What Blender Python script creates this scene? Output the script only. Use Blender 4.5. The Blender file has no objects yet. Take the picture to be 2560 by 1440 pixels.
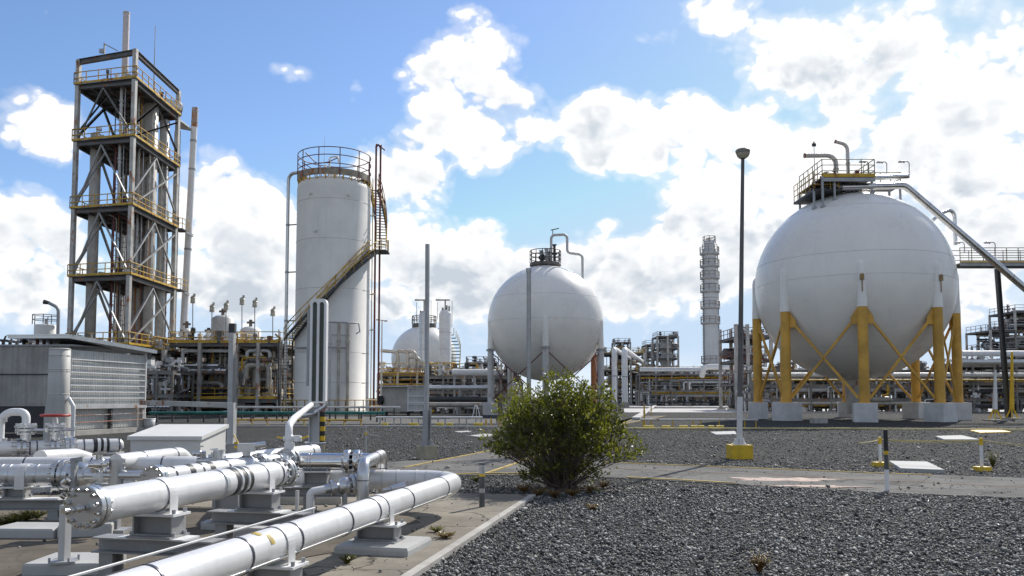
import bpy, math, random
import numpy as np
from mathutils import Vector, Matrix, Quaternion
V = Vector
R = math.radians
rnd = random.Random(7)
scene = bpy.context.scene
COL = scene.collection

# ------------------------------------------------------------------ camera model
F = 2062.0; CH = 1.6; PITCH = R(3.5); W, H = 2560, 1440
PY0 = 995 - F * math.tan(PITCH)
_c, _s = math.cos(PITCH), math.sin(PITCH)
def ray(px, py):
    x = (px - 1280) / F; y = -(py - PY0) / F
    return V((x, _c - y * _s, _s + y * _c))
def at(px, py, Y):
    d = ray(px, py); t = Y / d.y
    return V((d.x * t, Y, CH + d.z * t))
def gnd(px, py, z=0.0):
    d = ray(px, py); t = (z - CH) / d.z
    return V((d.x * t, d.y * t, z))
def pxs(n, Y):
    return n * Y / F

cam = bpy.data.cameras.new('camera'); camo = bpy.data.objects.new('camera', cam); COL.objects.link(camo)
cam.sensor_width = 36; cam.lens = F / W * 36; cam.shift_y = (PY0 - 720) / W
cam.clip_start = .1; cam.clip_end = 6000
camo.location = (0, 0, CH); camo.rotation_euler = (R(90) + PITCH, 0, 0)
scene.camera = camo

# ------------------------------------------------------------------ mesh builder
class MB:
    def __init__(s): s.v = []; s.f = []; s.sm = []; s.mi = []; s.cur = 0
    def add(s, vs, fs, smooth=False):
        o = len(s.v); s.v.extend([tuple(v) for v in vs])
        for k, f in enumerate(fs):
            s.f.append(tuple(i + o for i in f)); s.sm.append(smooth); s.mi.append(s.cur)
        return s
    def box(s, c, size, rz=0.0, taper=1.0):
        hx, hy, hz = size[0] / 2, size[1] / 2, size[2] / 2
        m = Matrix.Rotation(rz, 3, 'Z'); c = V(c); vs = []
        for z, k in ((-hz, 1), (hz, taper)):
            for x, y in ((-hx, -hy), (hx, -hy), (hx, hy), (-hx, hy)):
                vs.append(c + m @ V((x * k, y * k, z)))
        s.add(vs, [(3, 2, 1, 0), (4, 5, 6, 7), (0, 1, 5, 4), (1, 2, 6, 5), (2, 3, 7, 6), (3, 0, 4, 7)]); return s
    def boxb(s, c, size, rz=0.0, taper=1.0):     # c = centre of the bottom face
        return s.box((c[0], c[1], c[2] + size[2] / 2), size, rz, taper)
    def bar(s, p0, p1, w, h=None, up=None):
        p0, p1 = V(p0), V(p1); h = h or w; d = (p1 - p0)
        if d.length < 1e-6: return s
        d.normalize(); up = V(up) if up else (V((0, 0, 1)) if abs(d.z) < .95 else V((0, 1, 0)))
        x = d.cross(up).normalized(); y = x.cross(d).normalized()
        vs = []
        for p in (p0, p1):
            for a, b in ((-1, -1), (1, -1), (1, 1), (-1, 1)): vs.append(p + x * (a * w / 2) + y * (b * h / 2))
        s.add(vs, [(0, 1, 2, 3), (7, 6, 5, 4), (4, 5, 1, 0), (5, 6, 2, 1), (6, 7, 3, 2), (7, 4, 0, 3)]); return s
    def ibeam(s, p0, p1, w, h, t=None, up=None):
        p0, p1 = V(p0), V(p1); t = t or h * .09; d = (p1 - p0).normalized()
        upv = V(up) if up else (V((0, 0, 1)) if abs(d.z) < .95 else V((0, 1, 0)))
        x = d.cross(upv).normalized(); y = x.cross(d).normalized()
        o = y * (h / 2 - t / 2)
        s.bar(p0 + o, p1 + o, w, t, upv); s.bar(p0 - o, p1 - o, w, t, upv); s.bar(p0, p1, t, h - 2 * t, upv); return s
    def cyl(s, p0, p1, r0, r1=None, n=12, caps=True, smooth=True):
        p0, p1 = V(p0), V(p1); r1 = r0 if r1 is None else r1
        d = (p1 - p0).normalized(); u = V((0, 0, 1)) if abs(d.z) < .9 else V((1, 0, 0))
        x = d.cross(u).normalized(); y = d.cross(x)
        a = [p0 + (x * math.cos(t) + y * math.sin(t)) * r0 for t in [2 * math.pi * i / n for i in range(n)]]
        b = [p1 + (x * math.cos(t) + y * math.sin(t)) * r1 for t in [2 * math.pi * i / n for i in range(n)]]
        s.add(a + b, [(i, i + n, (i + 1) % n + n, (i + 1) % n) for i in range(n)], smooth)
        if caps:
            if r0 > 1e-5: s.add(a, [tuple(range(n))])
            if r1 > 1e-5: s.add(b, [tuple(reversed(range(n)))])
        return s
    def tube(s, pts, r, n=10, bend=0.0, caps=True, seg=6, closed=False):
        pts = [V(p) for p in pts]
        if bend: pts = fillet(pts, bend, seg)
        m = len(pts); rr = r if isinstance(r, (list, tuple)) else [r] * m
        tang = []
        for i in range(m):
            if closed: t = pts[(i + 1) % m] - pts[i - 1]
            else: t = pts[min(i + 1, m - 1)] - pts[max(i - 1, 0)]
            tang.append(t.normalized())
        u = V((0, 0, 1)) if abs(tang[0].z) < .9 else V((1, 0, 0))
        x = tang[0].cross(u).normalized(); vs = []
        for i in range(m):
            if i:
                q = tang[i - 1].rotation_difference(tang[i]); x = q @ x
            x = (x - tang[i] * x.dot(tang[i])).normalized(); y = tang[i].cross(x)
            for k in range(n):
                a = 2 * math.pi * k / n; vs.append(pts[i] + (x * math.cos(a) + y * math.sin(a)) * rr[i])
        fs = []
        for i in range(m if closed else m - 1):
            j = (i + 1) % m
            for k in range(n):
                k2 = (k + 1) % n; fs.append((i * n + k, i * n + k2, j * n + k2, j * n + k))
        s.add(vs, fs, True)
        if caps and not closed:
            s.add(vs[:n], [tuple(reversed(range(n)))]); s.add(vs[-n:], [tuple(range(n))])
        return s
    def lathe(s, c, prof, n=24, axis=None, smooth=True):
        c = V(c); d = V(axis).normalized() if axis else V((0, 0, 1))
        u = V((0, 0, 1)) if abs(d.z) < .9 else V((1, 0, 0))
        x = d.cross(u).normalized(); y = d.cross(x); vs = []
        for r, z in prof:
            for k in range(n):
                a = 2 * math.pi * k / n; vs.append(c + d * z + (x * math.cos(a) + y * math.sin(a)) * max(r, 1e-4))
        fs = []
        for i in range(len(prof) - 1):
            for k in range(n):
                k2 = (k + 1) % n; fs.append((i * n + k, (i + 1) * n + k, (i + 1) * n + k2, i * n + k2))
        s.add(vs, fs, smooth); return s
    def ring(s, c, rad, r, n=48, m=6, axis=None):
        c = V(c); d = V(axis).normalized() if axis else V((0, 0, 1))
        u = V((0, 0, 1)) if abs(d.z) < .9 else V((1, 0, 0))
        x = d.cross(u).normalized(); y = d.cross(x)
        s.tube([c + (x * math.cos(2 * math.pi * i / n) + y * math.sin(2 * math.pi * i / n)) * rad for i in range(n)], r, m, closed=True); return s
    def ball(s, c, r, n=12, m=8, sz=1.0):
        s.lathe(c, [(r * math.sin(math.pi * i / m), -r * sz * math.cos(math.pi * i / m)) for i in range(m + 1)], n); return s
    def prism(s, poly, z0, z1):
        n = len(poly)
        a = [(p[0], p[1], z0) for p in poly]; b = [(p[0], p[1], z1) for p in poly]
        ar = sum(poly[i][0] * poly[(i + 1) % n][1] - poly[(i + 1) % n][0] * poly[i][1] for i in range(n))
        if ar < 0: a.reverse(); b.reverse()
        s.add(a + b, [tuple(reversed(range(n))), tuple(range(n, 2 * n))] + [(i, (i + 1) % n, (i + 1) % n + n, i + n) for i in range(n)]); return s
    def mesh(s, name, mats, off=V((0, 0, 0))):
        me = bpy.data.meshes.new(name)
        me.from_pydata([(v[0] - off[0], v[1] - off[1], v[2] - off[2]) for v in s.v], [], s.f)
        me.polygons.foreach_set('use_smooth', s.sm)
        for m in (mats if isinstance(mats, (list, tuple)) else [mats]): me.materials.append(m)
        if any(s.mi): me.polygons.foreach_set('material_index', s.mi)
        me.update(); return me

def fillet(pts, r, n=6):
    out = [pts[0]]
    for i in range(1, len(pts) - 1):
        p = pts[i]; a = pts[i - 1] - p; b = pts[i + 1] - p
        la, lb = a.length, b.length; a.normalize(); b.normalize(); ang = a.angle(b)
        if ang > math.pi - .02: out.append(p); continue
        t = min(r / math.tan(ang / 2), .49 * la, .49 * lb); rr = t * math.tan(ang / 2)
        c = p + (a + b).normalized() * (rr / math.sin(ang / 2))
        v0 = p + a * t - c; v1 = p + b * t - c; phi = v0.angle(v1); ax = v0.cross(v1).normalized()
        for k in range(n + 1): out.append(c + Quaternion(ax, phi * k / n) @ v0)
    out.append(pts[-1]); return out

# ------------------------------------------------------------------ object helpers
def props(o, label=None, cat=None, group=None, kind=None):
    if label: o['label'] = label
    if cat: o['category'] = cat
    if group: o['group'] = group
    if kind: o['kind'] = kind
    return o
def thing(name, label, cat, loc, group=None):
    o = bpy.data.objects.new(name, None); COL.objects.link(o); o.location = V(loc); o.empty_display_size = .2
    return props(o, label, cat, group)
ROOT = {}
def part(name, mb, mat, parent, label=None):
    root = parent
    while root.parent: root = root.parent
    me = mb.mesh(name, mat, root.location)
    o = bpy.data.objects.new(name, me); COL.objects.link(o); o.parent = parent
    if label: o['label'] = label
    return o
def solo(name, mb, mat, label=None, cat=None, group=None, kind=None):
    xs = np.array(mb.v); off = V(((xs[:, 0].min() + xs[:, 0].max()) / 2, (xs[:, 1].min() + xs[:, 1].max()) / 2, xs[:, 2].min()))
    o = bpy.data.objects.new(name, mb.mesh(name, mat, off)); COL.objects.link(o); o.location = off
    return props(o, label, cat, group, kind)
def copy_tree(o, parent=None):
    c = o.copy(); COL.objects.link(c)
    if parent: c.parent = parent
    for ch in list(o.children): copy_tree(ch, c)
    return c

# ------------------------------------------------------------------ node helpers
def nd(nt, typ, ins=None, **kw):
    n = nt.nodes.new(typ)
    for k, v in kw.items(): setattr(n, k, v)
    for k, v in (ins or {}).items():
        if isinstance(v, bpy.types.NodeSocket): nt.links.new(v, n.inputs[k])
        else: n.inputs[k].default_value = v
    return n
def mth(nt, op, a, b=0.0, c=0.0, clamp=False):
    n = nt.nodes.new('ShaderNodeMath'); n.operation = op; n.use_clamp = clamp
    for i, v in enumerate((a, b, c)):
        if isinstance(v, bpy.types.NodeSocket): nt.links.new(v, n.inputs[i])
        else: n.inputs[i].default_value = v
    return n.outputs[0]
def vmth(nt, op, a, b=(0, 0, 0), out=0):
    n = nt.nodes.new('ShaderNodeVectorMath'); n.operation = op
    for i, v in enumerate((a, b)):
        if isinstance(v, bpy.types.NodeSocket): nt.links.new(v, n.inputs[i])
        else: n.inputs[i].default_value = v
    return n.outputs['Value'] if out else n.outputs[0]
def rng(nt, v, a, b, c=0.0, d=1.0, smooth=True):
    n = nd(nt, 'ShaderNodeMapRange', interpolation_type='SMOOTHSTEP' if smooth else 'LINEAR')
    nt.links.new(v, n.inputs[0])
    for i, x in enumerate((a, b, c, d)): n.inputs[i + 1].default_value = x
    return n.outputs[0]
def mixc(nt, f, a, b):
    n = nt.nodes.new('ShaderNodeMix'); n.data_type = 'RGBA'
    for i, v in ((0, f), (6, a), (7, b)):
        if isinstance(v, bpy.types.NodeSocket): nt.links.new(v, n.inputs[i])
        else: n.inputs[i].default_value = v if i == 0 else (*v[:3], 1)
    return n.outputs[2]
def noise(nt, vec, scale, detail=4, rough=.55):
    return nd(nt, 'ShaderNodeTexNoise', {'Vector': vec, 'Scale': scale, 'Detail': detail, 'Roughness': rough}).outputs[0]

MATS = {}
def M(name, col, rough=.5, metal=0.0, var=.15, vs=2.0, rust=0.0, streak=0.0, bump=0.0, bs=20.0, rustcol=(.22, .085, .03), spec=.5):
    if name in MATS: return MATS[name]
    m = bpy.data.materials.new(name); m.use_nodes = True; nt = m.node_tree
    b = nt.nodes['Principled BSDF']; tc = nt.nodes.new('ShaderNodeTexCoord').outputs['Object']
    n1 = noise(nt, tc, vs, 6, .6)
    k = rng(nt, n1, .3, .7)
    dark = tuple(c * (1 - var) for c in col); lite = tuple(min(1, c * (1 + var * .5)) for c in col)
    c = mixc(nt, k, dark, lite)
    if streak:
        st = noise(nt, vmth(nt, 'MULTIPLY', tc, (5, 5, .25)), 1.0, 5, .6)
        c = mixc(nt, mth(nt, 'MULTIPLY', rng(nt, st, .5, .75), streak), c, tuple(x * .55 * y for x, y in zip(col, (1, .93, .82))))
    rr = rough
    if rust:
        rn = noise(nt, vmth(nt, 'MULTIPLY', tc, (1, 1, .45)), 1.7, 8, .7)
        mk = rng(nt, rn, .62 - rust * .35, .72 - rust * .3)
        c = mixc(nt, mk, c, mixc(nt, k, rustcol, tuple(x * 1.7 for x in rustcol)))
        rr = mth(nt, 'ADD', mth(nt, 'MULTIPLY', mk, .85 - rough), rough)
        if metal: nt.links.new(mth(nt, 'MULTIPLY', mth(nt, 'SUBTRACT', 1.0, mk), metal), b.inputs['Metallic'])
    else: b.inputs['Metallic'].default_value = metal
    nt.links.new(c, b.inputs['Base Color'])
    if isinstance(rr, bpy.types.NodeSocket): nt.links.new(rr, b.inputs['Roughness'])
    else:
        nt.links.new(mth(nt, 'ADD', mth(nt, 'MULTIPLY', n1, .2), rough - .1), b.inputs['Roughness'])
    b.inputs['Specular IOR Level'].default_value = spec
    if bump:
        bn = nd(nt, 'ShaderNodeBump', {'Height': noise(nt, tc, bs, 5, .6), 'Strength': bump, 'Distance': .02})
        nt.links.new(bn.outputs[0], b.inputs['Normal'])
    MATS[name] = m; return m

m_sphere = M('sphere_paint', (.86, .84, .785), .29, var=.06, vs=.35, streak=.10)
m_tank = M('tank_paint', (.76, .74, .685), .5, var=.08, vs=.5, streak=.16)
m_white = M('white_steel', (.78, .78, .77), .45, var=.08, streak=.12)
m_clad = M('white_cladding', (.75, .745, .73), .34, .12, var=.13, vs=1.5, streak=.32)
m_clad2 = M('grey_cladding', (.62, .63, .63), .32, .5, var=.1, vs=2)
m_chrome = M('bright_steel', (.72, .71, .69), .16, 1.0, var=.06, vs=3)
m_alu = M('aluminium', (.60, .61, .62), .3, .9, var=.12, vs=2)
m_band = M('steel_band', (.10, .10, .12), .35, .6, var=.2)
m_seam = M('weld_line', (.60, .59, .57), .55, var=.1)
m_yellow = M('yellow_steel', (.58, .36, .03), .5, var=.2, vs=1.5, rust=.25)
m_yleg = M('yellow_leg', (.66, .375, .065), .6, var=.25, vs=.8, streak=.3)
m_ybright = M('yellow_paint', (.72, .47, .02), .5, var=.2, vs=4, streak=.2)
m_steel = M('grey_steel', (.36, .37, .38), .5, .2, var=.2, vs=1.5)
m_ltsteel = M('light_steel', (.55, .55, .54), .5, .1, var=.15, vs=1.5, rust=.12, streak=.2)
m_rusty = M('rusty_steel', (.42, .41, .39), .6, .1, var=.25, vs=1, rust=.5)
m_dark = M('dark_steel', (.055, .057, .06), .6, .1, var=.3, vs=2)
m_deck = M('deck_grating', (.13, .13, .13), .7, .1, var=.3, vs=3, rust=.1)
m_brown = M('brown_rail', (.16, .045, .045), .5, .1, var=.3, vs=3)
m_green = M('green_steel', (.02, .16, .13), .4, var=.3, vs=2)
m_conc = M('concrete', (.43, .41, .37), .9, var=.25, vs=2.5, streak=.2, bump=.25, bs=30)
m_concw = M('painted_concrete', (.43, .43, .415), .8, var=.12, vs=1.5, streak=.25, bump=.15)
m_plinth = M('white_plinth', (.62, .62, .61), .8, var=.15, vs=1.2, streak=.3, bump=.15)
m_red = M('red_paint', (.35, .03, .02), .45, var=.2)
m_black = M('black_paint', (.02, .02, .022), .5, var=.3)
m_glass = M('lamp_glass', (.45, .42, .34), .15, var=.1)
m_box = M('cream_fibreglass', (.72, .71, .67), .5, var=.06, vs=1.2, streak=.08)
m_support = M('support_steel', (.33, .33, .325), .5, .15, var=.2, vs=3, streak=.2)
m_rack = M('rack_steel', (.22, .215, .20), .6, .1, var=.35, vs=1, rust=.25)
m_col = M('column_steel', (.50, .49, .46), .55, .1, var=.25, vs=1, rust=.24, streak=.3)
m_tsteel = M('tower_steel', (.13, .13, .13), .55, .2, var=.3, vs=1, rust=.22)
m_inner = M('stained_cladding', (.50, .48, .44), .5, .1, var=.2, vs=.9, rust=.08, streak=.35)
m_orange = M('orange_steel', (.50, .20, .08), .6, var=.2, rust=.2)
m_pack = M('dark_equipment', (.16, .15, .14), .55, .3, var=.4, vs=1.5, rust=.25)
m_beige = M('insulation_cladding', (.45, .42, .37), .5, .2, var=.25, vs=1.2, rust=.15)

# ------------------------------------------------------------------ sun, sky
SUN_AZ, SUN_EL = R(31.7), R(40)
sl = bpy.data.lights.new('sun', 'SUN'); sl.energy = 4.2; sl.angle = R(.5); sl.color = (1, .95, .88)
so = bpy.data.objects.new('sun', sl); COL.objects.link(so)
sd = V((math.sin(SUN_AZ) * math.cos(SUN_EL), math.cos(SUN_AZ) * math.cos(SUN_EL), math.sin(SUN_EL)))
so.rotation_euler = sd.to_track_quat('Z', 'Y').to_euler(); so.location = sd * 100

world = bpy.data.worlds.new('World'); scene.world = world; world.use_nodes = True
nt = world.node_tree; nt.nodes.clear()
sky = nd(nt, 'ShaderNodeTexSky', sky_type='NISHITA', sun_disc=False, sun_elevation=SUN_EL, sun_rotation=SUN_AZ, altitude=300, air_density=1.0, dust_density=.35, ozone_density=3.0)
gen = nt.nodes.new('ShaderNodeTexCoord').outputs['Generated']
dirv = vmth(nt, 'NORMALIZE', gen)
sep = nd(nt, 'ShaderNodeSeparateXYZ', {0: dirv})
az = mth(nt, 'ARCTAN2', sep.outputs[0], sep.outputs[1]); el = mth(nt, 'ARCSINE', sep.outputs[2])
uv = nd(nt, 'ShaderNodeCombineXYZ', {0: az, 1: el, 2: 0.0}).outputs[0]
def azel(px, py):
    d = ray(px, py).normalized(); return math.atan2(d.x, d.y), math.asin(d.z)
# cumulus banks: bearing / elevation of each puff (read as photo pixels, converted to directions)
PUFFS = [(60, 275, 90, 60), (140, 330, 80, 70), (20, 330, 60, 40), (60, 560, 130, 90), (30, 640, 120, 70), (110, 760, 130, 50),
    (520, 450, 100, 80), (600, 500, 90, 80), (560, 560, 150, 60), (640, 640, 140, 110), (540, 700, 150, 80), (680, 580, 60, 60),
    (990, 400, 80, 70), (1060, 460, 60, 50), (950, 470, 80, 60), (1000, 590, 90, 70), (1100, 630, 130, 90), (1060, 720, 200, 90), (1180, 680, 80, 80),
    (1180, 80, 80, 60), (1260, 100, 70, 60), (1100, 180, 90, 60), (1200, 240, 110, 60), (1270, 325, 95, 75), (1180, 320, 80, 30), (1200, 400, 50, 40), (1110, 345, 50, 30), (1070, 270, 50, 25),
    (1490, 295, 75, 55), (1560, 320, 120, 90), (1680, 380, 120, 80), (1820, 340, 90, 70), (1900, 400, 130, 90), (1760, 500, 110, 80), (1880, 540, 170, 70), (1510, 385, 75, 55),
    (1640, 680, 130, 60), (1560, 640, 80, 40), (1440, 640, 100, 60), (1730, 250, 50, 40), (1530, 560, 30, 18), (1750, 700, 160, 60), (1700, 570, 50, 30),
    (1800, 30, 90, 50), (1900, 110, 110, 80), (2020, 170, 130, 80), (2140, 120, 150, 90), (2320, 60, 180, 90), (2450, 180, 160, 140), (2260, 260, 160, 110), (2480, 340, 200, 120), (2160, 400, 180, 90), (2000, 460, 130, 90),
    (2350, 450, 220, 110), (2450, 560, 200, 120), (2050, 620, 140, 120), (1830, 640, 130, 80), (2450, 720, 200, 100),
    (110, 620, 110, 70), (700, 690, 110, 60), (1330, 700, 120, 50), (1560, 760, 150, 45), (260, 720, 120, 60), (740, 185, 70, 26, .42), (1220, 570, 60, 22, .42), (890, 240, 20, 32, .42), (1640, 90, 60, 30, .35)]
acc = accy = accn = None
for pf in PUFFS:
    px, py, rx, ry = pf[:4]; wt = pf[4] if len(pf) > 4 else 1.0
    a, e = azel(px, py); a1, e1 = azel(px + rx, py); a2, e2 = azel(px, py - ry)
    q = vmth(nt, 'MULTIPLY', vmth(nt, 'SUBTRACT', uv, (a, e, 0)), (.80 / abs(a1 - a), .80 / abs(e2 - e), 0))
    g = mth(nt, 'POWER', 2.718, mth(nt, 'MULTIPLY', mth(nt, 'POWER', vmth(nt, 'DOT_PRODUCT', q, q, out=1), 1.6), -1.0))
    if wt != 1: g = mth(nt, 'MULTIPLY', g, wt)
    acc = g if acc is None else mth(nt, 'ADD', acc, g)
    if rx * ry > 8000:
        yy = mth(nt, 'MULTIPLY', mth(nt, 'MULTIPLY', mth(nt, 'SUBTRACT', el, e), -.8 / abs(e2 - e)), g)
        accy = yy if accy is None else mth(nt, 'ADD', accy, yy)
underside = mth(nt, 'DIVIDE', accy, mth(nt, 'ADD', acc, .15))
# low bank along the horizon and unseen cloud added to neutralise ambient light
acc = mth(nt, 'ADD', acc, rng(nt, el, .01, .17, .42, 0.0))
outside = rng(nt, mth(nt, 'ABSOLUTE', az), .64, .85, 0.0, .75)
above = rng(nt, el, .5, .7, 0.0, .42)
acc = mth(nt, 'ADD', acc, mth(nt, 'MAXIMUM', outside, above))
D = mth(nt, 'SUBTRACT', 1.0, mth(nt, 'POWER', 2.718, mth(nt, 'MULTIPLY', acc, -1.3)))
pv = vmth(nt, 'MULTIPLY', dirv, (1, 1, 1.25))
wn = nd(nt, 'ShaderNodeTexNoise', {'Vector': pv, 'Scale': 16.0, 'Detail': 4.0}).outputs[1]
pw = vmth(nt, 'ADD', pv, vmth(nt, 'MULTIPLY', vmth(nt, 'SUBTRACT', wn, (.5, .5, .5)), (.045, .045, .045)))
def billow(p):
    tot = None
    for sc, am in ((15.0, .30), (34.0, .20), (78.0, .11)):
        v = nd(nt, 'ShaderNodeTexVoronoi', {'Vector': p, 'Scale': sc}, feature='F1').outputs['Distance']
        t = mth(nt, 'MULTIPLY', mth(nt, 'SUBTRACT', .42, v), am * 1.6); tot = t if tot is None else mth(nt, 'ADD', tot, t)
    return tot
bl = billow(pw); bl2 = billow(vmth(nt, 'ADD', pw, (.010, .002, .020)))
n1 = noise(nt, pv, 6.0, 9, .55)
n2 = noise(nt, pv, 40.0, 8, .65)
cov = mth(nt, 'ADD', mth(nt, 'ADD', D, bl), mth(nt, 'ADD', mth(nt, 'MULTIPLY', mth(nt, 'SUBTRACT', n1, .5), .75), mth(nt, 'MULTIPLY', mth(nt, 'SUBTRACT', n2, .5), .28)))
alpha = rng(nt, cov, .51, .675)
wisp = rng(nt, cov, .34, .60, 0.0, .34)
alpha = mth(nt, 'MAXIMUM', mth(nt, 'MAXIMUM', alpha, wisp), rng(nt, el, .0, .07, .6, 0.0))
n3 = noise(nt, pv, 9.0, 3, .5)
thick = rng(nt, mth(nt, 'ADD', mth(nt, 'ADD', underside, mth(nt, 'MULTIPLY', mth(nt, 'SUBTRACT', n3, .5), 1.5)), mth(nt, 'MULTIPLY', D, .25)), -.35, .85)
inner = rng(nt, cov, .62, 1.0)
shade = mth(nt, 'ADD', mth(nt, 'MULTIPLY', mth(nt, 'MULTIPLY', thick, inner), .56), mth(nt, 'MULTIPLY', mth(nt, 'SUBTRACT', bl2, bl), .75))
lum = mth(nt, 'SUBTRACT', mth(nt, 'SUBTRACT', .98, shade), rng(nt, el, .0, .26, .16, 0.0))
hid = mth(nt, 'MAXIMUM', rng(nt, mth(nt, 'ABSOLUTE', az), .64, .9, 0.0, 1.0), rng(nt, el, .5, .75, 0.0, .6))
ccol = mixc(nt, rng(nt, lum, .50, .93, smooth=False), (.50, .555, .62), (.93, .93, .93))
hs = nd(nt, 'ShaderNodeHueSaturation', {'Hue': .503, 'Saturation': 1.04, 'Value': 1.0, 'Color': sky.outputs[0]})
skyc = vmth(nt, 'MINIMUM', vmth(nt, 'MULTIPLY', hs.outputs[0], (.122, .126, .130)), (.50, .635, .80))
bgs = nd(nt, 'ShaderNodeBackground', {'Color': skyc, 'Strength': 1.0})
bgc = nd(nt, 'ShaderNodeBackground', {'Color': mixc(nt, hid, ccol, (.60, .585, .56)), 'Strength': 1.0})  # unseen cloud set to warm grey to balance the ambient light
mx = nd(nt, 'ShaderNodeMixShader', {0: alpha, 1: bgs.outputs[0], 2: bgc.outputs[0]})
nt.links.new(mx.outputs[0], nd(nt, 'ShaderNodeOutputWorld').inputs[0])
world.cycles.sampling_method = 'MANUAL'; world.cycles.sample_map_resolution = 512

vs = scene.view_settings; vs.view_transform = 'Standard'; vs.look = 'None'; vs.exposure = .25; vs.gamma = 1.0; vs.use_curve_mapping = False
scene.render.engine = 'CYCLES'; scene.cycles.max_bounces = 5; scene.cycles.use_denoising = True
# ================================================================== GROUND
def gravel_material(name, tint, cells, bumpk):
    m = bpy.data.materials.new(name); m.use_nodes = True; nt = m.node_tree; b = nt.nodes['Principled BSDF']
    tc = nt.nodes.new('ShaderNodeTexCoord').outputs['Object']
    warp = vmth(nt, 'ADD', tc, vmth(nt, 'MULTIPLY', nd(nt, 'ShaderNodeTexNoise', {'Vector': tc, 'Scale': 30.0, 'Detail': 2}).outputs[1], (.03, .03, .03)))
    v = nd(nt, 'ShaderNodeTexVoronoi', {'Vector': warp, 'Scale': cells, 'Randomness': 1.0}, feature='F1')
    v2 = nd(nt, 'ShaderNodeTexVoronoi', {'Vector': warp, 'Scale': cells * .43, 'Randomness': 1.0}, feature='F1')
    sepc = nd(nt, 'ShaderNodeSeparateColor', {0: v.outputs['Color']})
    g = nd(nt, 'ShaderNodeValToRGB', {0: sepc.outputs[0]})
    cr = g.color_ramp; cr.elements[0].color = tuple(t * .25 for t in tint) + (1,); cr.elements[1].color = tuple(min(1, t * 2.6) for t in tint) + (1,)
    e = cr.elements.new(.55); e.color = tuple(t * .8 for t in tint) + (1,)
    big = noise(nt, tc, .35, 6, .65); mid = noise(nt, tc, 6.0, 6, .75)
    c = mixc(nt, rng(nt, v2.outputs['Distance'], .1, .75, 0, .55), g.outputs[0], tuple(t * .35 for t in tint))
    c = mixc(nt, rng(nt, big, .48, .72, 0, .45), c, (tint[0] * 1.5, tint[1] * 1.45, tint[2] * 1.3))
    c = mixc(nt, rng(nt, mid, .46, .66, 0, .75), c, tuple(t * .25 for t in tint))
    c = mixc(nt, rng(nt, noise(nt, vmth(nt, 'ADD', tc, (7, 3, 0)), 9.0, 5, .8), .55, .72, 0, .7), c, tuple(t * 2.6 for t in tint))
    nt.links.new(c, b.inputs['Base Color']); b.inputs['Roughness'].default_value = .85; b.inputs['Specular IOR Level'].default_value = .08
    hgt = mth(nt, 'ADD', mth(nt, 'MULTIPLY', v.outputs['Distance'], -1.0), mth(nt, 'MULTIPLY', v2.outputs['Distance'], -.8))
    bn = nd(nt, 'ShaderNodeBump', {'Height': hgt, 'Strength': bumpk, 'Distance': .05}); nt.links.new(bn.outputs[0], b.inputs['Normal'])
    return m
m_gravel = gravel_material('gravel', (.088, .088, .085), 24.0, .9)
def road_material(name, col, crack=0.5):
    m = bpy.data.materials.new(name); m.use_nodes = True; nt = m.node_tree; b = nt.nodes['Principled BSDF']
    tc = nt.nodes.new('ShaderNodeTexCoord').outputs['Object']
    n1 = noise(nt, tc, .8, 8, .65); n2 = noise(nt, tc, 6, 6, .7); n3 = noise(nt, tc, 90, 3, .7)
    c = mixc(nt, rng(nt, n1, .35, .65), tuple(x * .7 for x in col), tuple(min(1, x * 1.15) for x in col))
    c = mixc(nt, rng(nt, n2, .55, .75, 0, .6), c, tuple(x * .5 for x in col))
    c = mixc(nt, rng(nt, n3, .4, .7, 0, .45), c, tuple(x * .55 for x in col))
    wv = vmth(nt, 'ADD', tc, vmth(nt, 'MULTIPLY', nd(nt, 'ShaderNodeTexNoise', {'Vector': tc, 'Scale': 2.5, 'Detail': 5}).outputs[1], (.5, .5, .5)))
    vo = nd(nt, 'ShaderNodeTexVoronoi', {'Vector': wv, 'Scale': .55}, feature='DISTANCE_TO_EDGE')
    c = mixc(nt, rng(nt, vo.outputs['Distance'], .004, .014, crack, 0), c, tuple(x * .25 for x in col))
    nt.links.new(c, b.inputs['Base Color']); b.inputs['Roughness'].default_value = .9; b.inputs['Specular IOR Level'].default_value = .12
    bn = nd(nt, 'ShaderNodeBump', {'Height': mth(nt, 'ADD', n3, n2), 'Strength': .35, 'Distance': .01}); nt.links.new(bn.outputs[0], b.inputs['Normal'])
    return m
m_path = road_material('worn_asphalt', (.17, .165, .155), .8)
m_apron = road_material('apron_concrete', (.29, .262, .215), .8)
m_roadw = road_material('pale_concrete', (.62, .60, .58), .1)
m_line = M('yellow_line', (.50, .37, .10), .8, var=.45, vs=5, streak=.5)
m_dirt = road_material('dry_dirt', (.165, .145, .115), .2)

mb = MB(); mb.add([(-2500, -40, 0), (2500, -40, 0), (2500, 4000, 0), (-2500, 4000, 0)], [(0, 1, 2, 3)])
solo('gravel_ground', mb, m_gravel, kind='structure')
PATH_NEAR = [gnd(*p) for p in ((640, 1200), (1120, 1191), (1300, 1189), (1560, 1197), (2210, 1234), (2560, 1248), (2900, 1262))]
PATH_FAR = [gnd(*p) for p in ((2900, 1210), (2560, 1197), (2200, 1185), (1880, 1172), (1500, 1157), (1215, 1150), (640, 1160))]
mb = MB(); mb.prism([(p.x, p.y) for p in PATH_NEAR + PATH_FAR], -.1, .02); solo('cross_path', mb, m_path, kind='structure')
L1 = [gnd(*p) for p in ((880, 1196), (1010, 1172), (1270, 1120), (1665, 1040))]; L2 = [gnd(*p) for p in ((1603, 1040), (1480, 1091), (1290, 1161), (1205, 1190))]
mb = MB(); mb.prism([(p.x, p.y) for p in L1 + L2], -.1, .026); solo('branch_road', mb, m_path, kind='structure')
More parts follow.
